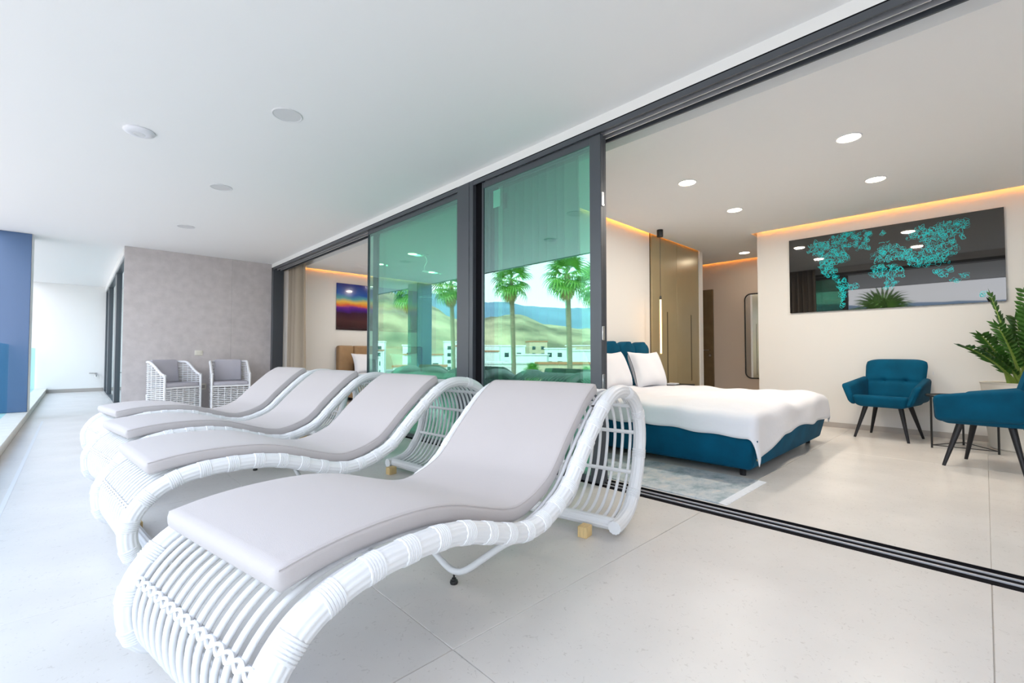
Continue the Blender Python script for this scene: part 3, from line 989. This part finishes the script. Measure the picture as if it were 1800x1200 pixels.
# pendant lamp
t = thing('pendant_lamp', 'slim glowing amber tube pendant hanging in front of the bronze wardrobe', 'pendant lamp', (5.741, 3.049, 0))
MB().lathe([(0.040, HC - 0.095), (0.042, HC - 0.09), (0.042, HC - 0.001)], 20).build('ceiling_canopy', 'black_metal', t)
MB().tube([(0, 0, 1.69), (0, 0, HC - 0.09)], 0.0035, 6).build('cord', 'black_metal', t)
MB().lathe([(0.014, 1.665), (0.014, 1.70), (0.006, 1.72)], 12).build('cap', 'black_metal', t)
MB().lathe([(0.011, 0.93), (0.011, 1.666)], 12).build('light_tube', 'led_tube', t)
MB().lathe([(0.0135, 0.915), (0.0135, 0.932)], 12).build('end_cap', 'gold_panel', t)

# black glass map panel
t = thing('map_panel', 'long black glossy wall panel with a cyan line-drawn world map', 'wall panel', (6.95, 0, 0))
PY0, PY1, PZ0, PZ1 = 1.806, -0.166, 1.471, 2.451
MB().box(-0.024, -0.002, PY1, PY0, PZ0, PZ1, 0.001, 1).build('glass_panel', 'black_glass', t)
LAND = [[(0.105, 0.857), (0.146, 0.937), (0.207, 0.887), (0.23, 0.924), (0.253, 0.989), (0.319, 0.982), (0.337, 0.903), (0.343, 0.785), (0.317, 0.731), (0.338, 0.635), (0.28, 0.617), (0.25, 0.553), (0.286, 0.524), (0.256, 0.414), (0.211, 0.453), (0.174, 0.536), (0.163, 0.632), (0.186, 0.681), (0.167, 0.743), (0.121, 0.776)],
        [(0.312, 0.985), (0.376, 0.985), (0.452, 0.974), (0.437, 0.866), (0.409, 0.789), (0.374, 0.721), (0.357, 0.78), (0.368, 0.874)],
        [(0.256, 0.442), (0.3, 0.431), (0.314, 0.356), (0.385, 0.322), (0.363, 0.256), (0.321, 0.283), (0.312, 0.142), (0.304, 0.018), (0.289, 0.02), (0.284, 0.255), (0.263, 0.349)],
        [(0.449, 0.653), (0.483, 0.729), (0.49, 0.795), (0.53, 0.806), (0.574, 0.765), (0.599, 0.69), (0.635, 0.661), (0.659, 0.603), (0.634, 0.529), (0.572, 0.581), (0.521, 0.563), (0.462, 0.563)],
        [(0.434, 0.45), (0.461, 0.537), (0.508, 0.533), (0.559, 0.501), (0.602, 0.405), (0.589, 0.342), (0.558, 0.367), (0.57, 0.263), (0.537, 0.228), (0.505, 0.235), (0.513, 0.344), (0.48, 0.386), (0.44, 0.396)],
        [(0.6, 0.806), (0.637, 0.875), (0.668, 0.936), (0.709, 0.879), (0.739, 0.915), (0.773, 0.933), (0.813, 0.932), (0.862, 0.926), (0.867, 0.847), (0.845, 0.825), (0.817, 0.789), (0.8, 0.732), (0.821, 0.661), (0.826, 0.566), (0.803, 0.549), (0.775, 0.519), (0.791, 0.466), (0.746, 0.464), (0.7, 0.461), (0.67, 0.534), (0.634, 0.529), (0.665, 0.618), (0.69, 0.659), (0.661, 0.783)],
        [(0.634, 0.562), (0.694, 0.527), (0.711, 0.474), (0.687, 0.44), (0.658, 0.473), (0.609, 0.487)],
        [(0.725, 0.389), (0.763, 0.403), (0.791, 0.435), (0.802, 0.385), (0.779, 0.328), (0.745, 0.304)],
        [(0.818, 0.333), (0.861, 0.322), (0.856, 0.293), (0.829, 0.299)], [(0.784, 0.271), (0.823, 0.27), (0.817, 0.24)],
        [(0.902, 0.098), (0.917, 0.118), (0.922, 0.079), (0.906, 0.067)], [(0.495, 0.931), (0.511, 0.941), (0.514, 0.889), (0.498, 0.887)],
        [(0.42, 0.776), (0.44, 0.769), (0.436, 0.741), (0.423, 0.746)], [(0.833, 0.782), (0.849, 0.76), (0.846, 0.715), (0.836, 0.734)]]
def inside(p, poly):
    c = False
    for i in range(len(poly)):
        (x1, y1), (x2, y2) = poly[i - 1], poly[i]
        if (y1 > p[1]) != (y2 > p[1]) and p[0] < (x2 - x1) * (p[1] - y1) / (y2 - y1) + x1:
            c = not c
    return c
mp = MB()
PW, PH = PY0 - PY1, PZ1 - PZ0
def stroke(pts, w, closed):
    n = len(pts)
    vs_, fs_ = [], []
    for i, (a, b) in enumerate(pts):
        p, q = (pts[i - 1] if (closed or i) else pts[i]), (pts[(i + 1) % n] if (closed or i < n - 1) else pts[i])
        dx, dy = q[0] - p[0], q[1] - p[1]
        l = hypot(dx, dy) or 1
        nx, ny = -dy / l * w / 2, dx / l * w / 2
        for s in (1, -1):
            u_, v_ = a + s * nx, b + s * ny
            vs_.append((-0.0246, PY0 - min(max(u_, .003), PW - .003), PZ0 + min(max(v_, .003), PH - .003)))
    for i in range(n if closed else n - 1):
        j = (i + 1) % n
        fs_.append((2 * i, 2 * i + 1, 2 * j + 1, 2 * j))
    mp.add(vs_, fs_)
rng = random.Random(3)
for poly in LAND:
    us, vv = [p[0] for p in poly], [p[1] for p in poly]
    area = abs(sum(poly[i - 1][0] * poly[i][1] - poly[i][0] * poly[i - 1][1] for i in range(len(poly)))) / 2
    N = int(area * 4400) + 5
    k = 0
    while k < N:
        p = (rng.uniform(min(us), max(us)), rng.uniform(min(vv), max(vv)))
        if not inside(p, poly):
            continue
        k += 1
        c = (p[0] * PW, p[1] * PH)
        r = rng.uniform(0.006, 0.028)
        e, ph = rng.uniform(0.4, 1), rng.uniform(0, pi)
        pts = []
        for q in range(11):
            a = 2 * pi * q / 11
            rx = r * (1 + 0.25 * sin(3 * a + ph))
            x, y_ = rx * cos(a), rx * e * sin(a)
            pts.append((c[0] + x * cos(ph) - y_ * sin(ph), c[1] + x * sin(ph) + y_ * cos(ph)))
        if rng.random() < 0.7:
            stroke(pts, rng.choice((0.0010, 0.0016, 0.0024)), True)
        else:
            stroke(pts[:6], 0.0026, False)
o = mp.build('map_print', 'cyan', t, smooth=False)
o['kind'] = 'stuff'

# hallway mirror and door
t = thing('wall_mirror', 'tall rounded mirror with thin dark frame on the hallway wall', 'mirror', (8.648, 2.69, 0))
def rrect(w, h, r, n=8):
    out = []
    for (cx, cz, a0) in ((w - r, h - r, 0), (-w + r, h - r, 90), (-w + r, -h + r, 180), (w - r, -h + r, 270)):
        for q in range(n + 1):
            a = radians(a0 + 90 * q / n)
            out.append((cx + r * cos(a), cz + r * sin(a)))
    return out
loop = [(-0.012, y_, 1.245 + z_) for y_, z_ in rrect(0.275, 0.745, 0.10)]
MB().tube(loop, 0.011, 8, closed=True).build('mirror_frame', 'black_metal', t)
n_ = len(loop)
MB().add([(-0.012, y_, z_) for _, y_, z_ in loop] + [(-0.001, y_, z_) for _, y_, z_ in loop],
         [tuple(range(n_)), tuple(range(2 * n_ - 1, n_ - 1, -1))] + [(i, i + n_, (i + 1) % n_ + n_, (i + 1) % n_) for i in range(n_)]).build('mirror_glass', 'mirror', t, smooth=False)
dh = sempty('door_6', 'brown door with lever handle in the hallway behind the wardrobe', (8.63, 3.52, 0))
MB().box(-0.02, 0.02, 0, 0.85, 0, 2.14, 0.003, 1).build('door_leaf', 'brown_door', dh)
h_ = MB().tube([(-0.02, 0.06, 1.0), (-0.06, 0.06, 1.0), (-0.065, 0.17, 1.0)], 0.009, 8).build('lever_handle', 'steel', dh)
MB().lathe([(0.022, 0), (0.022, 0.008)], 14).build('rose', 'steel', dh, (-0.022, 0.06, 0.90)).rotation_euler = (0, radians(-90), 0)

# ================================================================ TEAL ARMCHAIRS, TABLE, PLANT
def build_armchair():
    root = thing('velvet_armchair', '', 'armchair')
    # front at -y
    MB().hexa([(-.22, -.26, .345), (.22, -.26, .345), (.25, .27, .36), (-.25, .27, .36),
               (-.26, -.30, .48), (.26, -.30, .48), (.26, .25, .44), (-.26, .25, .44)], 0.050, 5).build('seat', 'teal', root)
    # tufted backrest
    def back(sg):
        def fn(u, v):
            a, b = 2 * u - 1, v
            wdt = 0.262 + 0.022 * b
            x = wdt * a
            z = 0.40 + 0.465 * b - 0.03 * (a ** 6) * b
            yb = 0.20 + 0.13 * b - 0.05 * a * a
            e = (1 - a ** 6) * (1 - (2 * b - 1) ** 8)
            x *= 1 - 0.05 * max(0, (b - 0.85) / 0.15) ** 2
            tuft = 0.0
            if sg < 0:
                tuft = 0.020 * math.exp(-((b - 0.47) / 0.03) ** 2) * max(0, 1 - a ** 4) + 0.024 * math.exp(-((b - 0.47) / 0.07) ** 2) * (math.exp(-((a - .36) / .10) ** 2) + math.exp(-((a + .36) / .10) ** 2))
            return (x, yb + sg * (0.055 * max(0, e) ** 0.5) + tuft, z)
        return fn
    m = MB()
    m.grid(back(-1), 28, 28)
    m.grid(back(1), 28, 28)
    m.build('backrest', 'teal', root, angle=80)
    for s in (-1, 1):
        def P(x, y, z):
            return (s * x, y, z)
        p = [P(.21, -.27, .36), P(.275, -.28, .37), P(.30, .25, .40), P(.22, .25, .40),
             P(.285, -.26, .58), P(.365, -.27, .59), P(.315, .27, .67), P(.235, .23, .665)]
        if s < 0:
            p = [p[1], p[0], p[3], p[2], p[5], p[4], p[7], p[6]]
        MB().hexa(p, 0.040, 5).build('armrest', 'teal', root)
    for (x, y) in ((-.19, -.18), (.19, -.18), (-.19, .18), (.19, .18)):
        ex, ey = x * 1.24, y * 1.30
        MB().tube([(ex, ey, 0.0), (x * .78, y * .80, .375)], [0.012, 0.025], 12).build('leg', 'dark_wood', root)
    MB().box(.312, .316, .29, .31, .70, .73).build('care_label', 'linen', root)
    return root
ac = build_armchair()
ac.location = (6.50, 0.757, 0)
ac.rotation_euler = (0, 0, radians(-90 + -10))
ac['label'] = 'teal velvet armchair with splayed black legs standing against the map panel wall'
ac['group'] = 'teal velvet armchairs'
ac2 = copy_tree(ac)
ac2.location = (5.385, -0.03, 0)
ac2.rotation_euler = (0, 0, radians(180 - 15))
ac2['label'] = 'teal velvet armchair cut off by the right picture edge, seen from its side'

t = thing('side_table', 'slim black three-legged side table between the two teal armchairs', 'side table', (6.26, 0.16, 0))
MB().lathe([(0.265, .500), (0.272, .502), (0.272, .516), (0.266, .516), (0.264, .507)], 40).build('tray_top', 'black_metal', t)
legp = []
for k in range(3):
    a = radians(122 + 120 * k)
    legp.append((0.262 * cos(a), 0.262 * sin(a)))
    MB().tube([(legp[-1][0], legp[-1][1], 0), (legp[-1][0], legp[-1][1], .505)], 0.0085, 8).build('leg', 'black_metal', t)
for k in range(3):
    a, b = legp[k], legp[(k + 1) % 3]
    MB().tube([(a[0], a[1], .028), (b[0], b[1], .028)], 0.0045, 6).build('foot_rail', 'black_metal', t)

pt = thing('plant_pot', 'large cream round pot beside the map panel wall', 'plant pot', (6.61, -0.26, 0))
MB().lathe([(0.235, 0.0), (0.25, 0.01), (0.30, 0.62), (0.308, 0.64), (0.312, 0.645), (0.30, 0.648), (0.285, 0.64), (0.28, 0.56)], 48, cap=False).build('body', 'pot', pt)
MB().lathe([(0.0, 0.0), (0.235, 0.0)], 32, cap=False).build('bottom', 'pot', pt)
MB().lathe([(0.283, 0.595), (0.284, 0.60), (0.15, 0.605), (0.001, 0.61)], 32, cap=False).build('soil', 'soil', pt)
plant = thing('potted_plant', 'potted plant with upright glossy feather-like green fronds', 'plant', (6.61, -0.26, 0.60))
def frond(az, reach, height, droop, n, ll, seed, base):
    if cos(az) > 0.1:
        reach = min(reach, 0.10 / cos(az))      # the wall is close behind
    r_ = random.Random(seed)
    d = Vector((cos(az), sin(az), 0))
    side = Vector((-sin(az), cos(az), 0))
    pts = [Vector((base[0], base[1], 0.0)) + d * (reach * (t_ ** 1.5)) + Vector((0, 0, height * (t_ - droop * t_ ** 3))) for t_ in [q / 16 for q in range(17)]]
    st = MB().tube(pts, [0.020 * (1 - 0.80 * q / 16) for q in range(17)], 7).build('frond_stem', 'stem', plant)
    lf = MB()
    for k in range(n):
        f = 0.30 + 0.70 * k / (n - 1)
        i = min(15, int(f * 16))
        p = pts[i].lerp(pts[i + 1], f * 16 - i)
        tn = (pts[i + 1] - pts[i]).normalized()
        for s in (-1, 1):
            dirv = (side * s * 0.9 + tn * 0.62 + Vector((0, 0, r_.uniform(-0.05, 0.25)))).normalized()
            L_ = ll * (0.75 + 0.5 * sin(pi * min(1, (f - 0.2))) * 0.8) * r_.uniform(0.85, 1.1)
            wv_ = dirv.cross(tn).cross(dirv).normalized() * (L_ * 0.20)
            nz_ = dirv.cross(wv_).normalized()
            a = p
            lf.add([a, a + dirv * L_ * .3 + wv_ * .85 + nz_ * .006, a + dirv * L_ * .62 + wv_ + nz_ * .004, a + dirv * L_,
                    a + dirv * L_ * .62 - wv_ - nz_ * -.004, a + dirv * L_ * .3 - wv_ * .85 + nz_ * .006, a + dirv * L_ * .5 - nz_ * .008],
                   [(0, 1, 6), (1, 2, 6), (2, 3, 6), (3, 4, 6), (4, 5, 6), (5, 0, 6)])
    tip = pts[-1]
    lf.add([tip, tip + side * .018 + (pts[-1] - pts[-2]) * .6, tip + (pts[-1] - pts[-2]).normalized() * ll, tip - side * .018 + (pts[-1] - pts[-2]) * .6], [(0, 1, 2, 3)])
    lf.build('leaflets', 'leaf', st, smooth=False)
IMG_LEFT = radians(136)     # away from the plant towards the left of the room
FR = [(IMG_LEFT, .46, .44, .12, 13, .105, 1, (-.08, .06)), (IMG_LEFT + .25, .36, .56, .12, 13, .10, 2, (-.09, .10)), (IMG_LEFT - .5, .16, .88, .0, 14, .10, 3, (-.02, .05)),
      (IMG_LEFT + .8, .05, .93, .02, 16, .085, 4, (.0, -.02)), (IMG_LEFT - 2.6, .12, .78, .02, 14, .11, 5, (.02, -.05)), (IMG_LEFT + 1.3, .40, .55, .1, 13, .10, 6, (-.10, -.04)),
      (IMG_LEFT + 2.4, .38, .62, .1, 13, .105, 7, (.0, -.12)), (IMG_LEFT + 3.2, .40, .66, .1, 13, .105, 8, (.06, -.10)), (IMG_LEFT + 4.2, .22, .70, .05, 13, .10, 9, (.07, .0)),
      (IMG_LEFT + 1.8, .22, .80, .05, 14, .10, 10, (-.05, -.10)), (IMG_LEFT + .1, .24, .62, .06, 13, .10, 11, (-.04, .02)), (IMG_LEFT + 2.9, .20, .86, .04, 14, .10, 12, (.03, -.08)),
      (IMG_LEFT - .15, .30, .40, .1, 11, .09, 13, (-.10, .02))]
for f_ in FR:
    frond(*f_)

# ================================================================ CURTAINS
def curtain(label, x, ya, yb, folds, ztop, spread):
    t = thing('curtain', label, 'curtain', (x, ya, 0))
    def fn(u, v):
        z = 0.02 + (ztop - 0.02) * v
        k = 1 + spread * (1 - v)
        a = 2 * pi * folds * u
        return (0.085 * sin(a) * (0.75 + 0.25 * (1 - v)) + 0.012 * sin(2.3 * a + 1), (yb - ya) * (1 - (1 - u) * k), z)
    o = MB().grid(fn, folds * 14, 10).build('drape', 'curtain', t, angle=80)
    sm = o.modifiers.new('thickness', 'SOLIDIFY')
    sm.thickness = 0.004
    MB().box(-0.02, 0.02, 0, yb - ya, ztop, ztop + 0.025).build('curtain_rail', 'plastic_white', t)
curtain('beige curtain gathered at the jamb by the stone wall', 2.985, 8.62, 9.20, 5, 2.655, 0.12)
curtain('beige curtain gathered behind the glass door beside the teal bed', 3.02, 2.36, 3.22, 9, 2.655, 0.05)
curtain('beige curtain gathered behind the post in the bedroom with the tan bed', 3.02, 3.46, 3.95, 6, 2.655, 0.05)

# ================================================================ BEDROOM WITH THE TAN BED
for (x, y, lb) in ((4.096, 6.686, 'lit round ceiling light nearest the glass in the tan bedroom'), (4.116, 7.88, 'lit round ceiling light near the curtain in the tan bedroom'),
                   (5.289, 7.904, 'lit round ceiling light farthest back in the tan bedroom'), (5.29, 6.69, 'lit round ceiling light above the foot of the tan bed')):
    round_light((x, y, HC), 0.088, lb, on=7)
pc = thing('sunset_picture', 'wide sunset landscape picture in blue, orange and purple', 'picture', (0, 9.27, 0))
MB().box(3.88, 5.80, -0.022, -0.002, 1.43, 2.40, 0.001, 1).build('print', 'sunset', pc)
b2 = thing('double_bed', 'tan leather double bed below the sunset picture', 'bed', (0, 0, 0))
MB().box(3.90, 5.86, 7.16, 9.10, .07, .33, 0.03, 3).build('bed_base', 'brown_leather', b2)
MB().box(3.96, 5.80, 7.22, 9.08, .33, .50, 0.04, 3).build('mattress', 'linen', b2)
duvet(b2, 3.94, 5.82, 7.22, 8.75, .53, .20, .20, .20, .20)
for k in range(6):
    a = 3.875 + k * (2.01 / 6)
    MB().box(a + .002, a + 2.01 / 6 - .002, 9.11, 9.262, .08, 1.10, 0.04, 4).build('headboard_channel', 'brown_leather', b2)
for (x, y) in ((4.0, 7.3), (5.76, 7.3), (4.0, 8.9), (5.76, 8.9)):
    MB().lathe([(0.022, 0.0), (0.028, 0.08)], 12, (x, y, 0)).build('leg', 'dark_wood', b2)
for (x, lb) in ((4.42, 'white pillow leaning on the tan headboard, nearest the glass'), (5.30, 'white pillow leaning on the tan headboard, farther from the glass')):
    o = link('pillow', pm_, None, (x, 8.90, .725), (radians(-22), 0, 0))
    tag(o, lb, 'pillow', 'pillows on the tan bed')
# clear jug-shaped glass pendant
t = thing('glass_pendant', 'clear jug-shaped glass pendant seen through the green glass door', 'pendant lamp', (4.28, 6.57, 0))
MB().lathe([(0.05, HC - 0.03), (0.05, HC - 0.001)], 20).build('ceiling_canopy', 'plastic_white', t)
MB().tube(spline([(0, 0, HC - .03), (.02, -.02, HC - .12), (-.02, .0, HC - .22), (0, 0, HC - .30)], 20), 0.007, 6).build('cord', 'plastic_white', t)
MB().lathe([(0.03, 2.33), (0.06, 2.32), (0.10, 2.24), (0.135, 2.10), (0.14, 1.98), (0.11, 1.89), (0.13, 1.86)], 28, cap=False).build('glass_shade', 'clear_glass', t)
for z_, r_ in ((1.86, .13), (2.325, .05), (1.89, .112)):
    MB().tube([(r_ * cos(2 * pi * q / 24), r_ * sin(2 * pi * q / 24), z_) for q in range(24)], 0.008, 6, closed=True).build('glass_lip', 'plastic_white', t)

# ================================================================ OUTSIDE: garden, houses, palms and hills (mirrored in the glass)
GZ = -7.0
struct(MB().box(-1500, -1.2, -600, 1500, GZ - 1, GZ).build('ground', 'ground'), 'dry ground below the terrace')

def polar(az, r):
    """az degrees from +Y towards -X"""
    a = radians(az)
    return (-sin(a) * r, cos(a) * r)

def range_mesh(name, mat, r0, r1, ridge, label, cat, jitter, seed):
    rg = random.Random(seed)
    ph = [rg.uniform(0, 6) for _ in range(6)]
    def H(az):
        for i in range(len(ridge) - 1):
            a0, h0 = ridge[i]
            a1, h1 = ridge[i + 1]
            if a0 <= az <= a1:
                f = (az - a0) / (a1 - a0)
                f = f * f * (3 - 2 * f)
                return h0 + (h1 - h0) * f
        return ridge[-1][1]
    def fn(u, v):
        az = -10 + 150 * u
        r = r0 + (r1 - r0) * v
        x, y = polar(az, r)
        prof = sin(pi * min(1, v * 1.25) / 2) if v < 0.8 else cos((v - 0.8) / 0.2 * pi / 2)
        n = sum(sin(az * (0.55 + 0.5 * k) + ph[k] + 4 * v * k) / (k + 1.5) for k in range(6))
        return (x, y, GZ + max(-0.5, (H(az) - GZ) * prof + jitter * n * prof * (1 - 0.5 * v)))
    o = MB().grid(fn, 160, 24).build(name, mat, angle=180)
    return tag(o, label, cat)
range_mesh('mountain', 'mountain', 600, 1100, [(-10, 150), (27, 145), (36, 128), (40, 112), (53, 98), (70, 92), (95, 80), (140, 90)], 'haze-blue mountain slope mirrored in the glass doors', 'mountain', 4, 5)
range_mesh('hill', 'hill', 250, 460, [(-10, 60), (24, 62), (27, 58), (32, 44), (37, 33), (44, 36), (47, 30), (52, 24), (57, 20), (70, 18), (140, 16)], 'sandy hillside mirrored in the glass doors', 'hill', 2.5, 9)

rg = random.Random(12)
def house(x, y, w, d, h, rz, mat, label):
    t = thing('house', label, 'house', (x, y, GZ), rz, 'white houses on the slope mirrored in the glass')
    MB().box(-w / 2, w / 2, -d / 2, d / 2, 0, h).build('walls', mat, t)
    MB().box(-w / 2 - .3, w / 2 + .3, -d / 2 - .3, d / 2 + .3, h, h + .4).build('roof', 'roof_tile' if rg.random() < .25 else 'house', t)
    wm = MB().box(-0.75, 0.75, -0.06, 0.06, 0, 1.5).mesh('window', 'house_glass')
    n = int(w // 3)
    for fl_ in range(int(h // 3)):
        for k in range(n):
            link('window', wm, t, (-w / 2 + (k + .5) * w / n, -d / 2 - .02, 1 + 3 * fl_))
k = 0
for ring, (r, n) in enumerate(((100, 8), (130, 10), (165, 12), (205, 14))):
    for q in range(n):
        az = 12 + 72 * (q + 0.5 * (ring % 2) + 0.15 * rg.random()) / n
        x, y = polar(az, r + rg.uniform(-5, 5))
        hh = rg.choice((4.5, 5.2, 6.2, 6.4)) + (r - 90) * 0.062
        mt_ = 'house' if rg.random() < .8 else 'house_tan'
        house(x, y, rg.uniform(8, 12), rg.uniform(7, 9), hh, radians(az) + rg.uniform(-.2, .2), mt_,
              'flat-roofed house in row %s of the town mirrored in the glass' % ('one', 'two', 'three', 'four')[ring])

# fan palms
def fan_mesh(mat, L=1.15, droop=0.0):
    m = MB()
    m.tube([(0, 0, 0), (0.45, 0, 0.06), (0.85, 0, 0.02)], [0.03, 0.02, 0.012], 5)
    for k in range(15):
        a = radians(-100 + 200 * k / 14)
        l = L * (0.62 + 0.38 * cos(a * 0.8))
        c, s = cos(a), sin(a)
        b = Vector((0.82, 0, 0.02))
        d = Vector((c, s, -0.05))
        n = Vector((-s, c, 0)) * 0.065
        p1 = b + d * l * .55
        p2 = b + d * l * .82 + Vector((0, 0, -0.12 * l))
        p3 = b + d * l + Vector((0, 0, -0.42 * l))
        m.add([b, p1 + n + Vector((0, 0, .02)), p1 - n + Vector((0, 0, .02)), p2 + n * .6, p2 - n * .6, p3], [(0, 1, 2), (1, 3, 4, 2), (3, 5, 4)])
    return m.mesh('palm_leaf', mat, smooth=False)
FAN, DRY = fan_mesh('frond'), fan_mesh('dry_frond')
def fan_palm(x, y, ztop, scale, label, seed, trunk_r=0.19, lean=0.4):
    r_ = random.Random(seed)
    t = thing('fan_palm', label, 'palm tree', (x, y, GZ), 0, 'fan palms outside the terrace')
    h = ztop - GZ
    pts = [(lean * (q / 10) ** 2, 0, h * q / 10) for q in range(11)]
    MB().tube(pts, [trunk_r * (1.35 - 0.35 * min(1, q / 2)) for q in range(11)], 10).build('trunk', 'trunk', t)
    for k in range(28):
        f = k / 27
        el = radians(80 - 125 * f)
        az = 2.4 * k
        o = link('palm_leaf', FAN, t, (lean, 0, h + 0.1 - 0.35 * f))
        o.rotation_euler = (r_.uniform(-.4, .4), -el, az)
        o.scale = [scale * r_.uniform(.85, 1.1)] * 3
    for k in range(12):
        o = link('palm_leaf', DRY, t, (lean, 0, h - 0.5 - 0.04 * k))
        o.rotation_euler = (r_.uniform(-.3, .3), radians(66 + r_.uniform(-8, 14)), 2.4 * k + .7)
        o.scale = [scale * 0.6] * 3
PALMS = [(-20.3, 26.4, 7.0, 1.02, 'fan palm mirrored left in the glass door beside the open bedroom'), (-20.4, 20.7, 6.7, 1.02, 'taller fan palm mirrored right in the glass door beside the open bedroom'),
         (-28.7, 24.2, 7.2, 1.2, 'fan palm mirrored at the stile of the glass door beside the open bedroom'), (-13.9, 31.2, 6.0, .95, 'fan palm mirrored behind the pillar in the tan bedroom glass'),
         (-18.6, 32.2, 7.0, 1.0, 'fan palm mirrored at the post in the tan bedroom glass'), (-34.8, 5.75, 3.7, 1.35, 'fan palm mirrored in the black map panel')]
for i, p in enumerate(PALMS):
    fan_palm(*p, seed=20 + i)
for i in range(12):
    az = 20 + 40 * i / 11 + rg.uniform(-2, 2)
    r = rg.uniform(38, 70)
    x, y = polar(az, r)
    fan_palm(x, y, GZ + rg.uniform(3.0, 5.2), .9, 'short fan palm in the garden below, seen only mirrored', 60 + i, .16, .2)
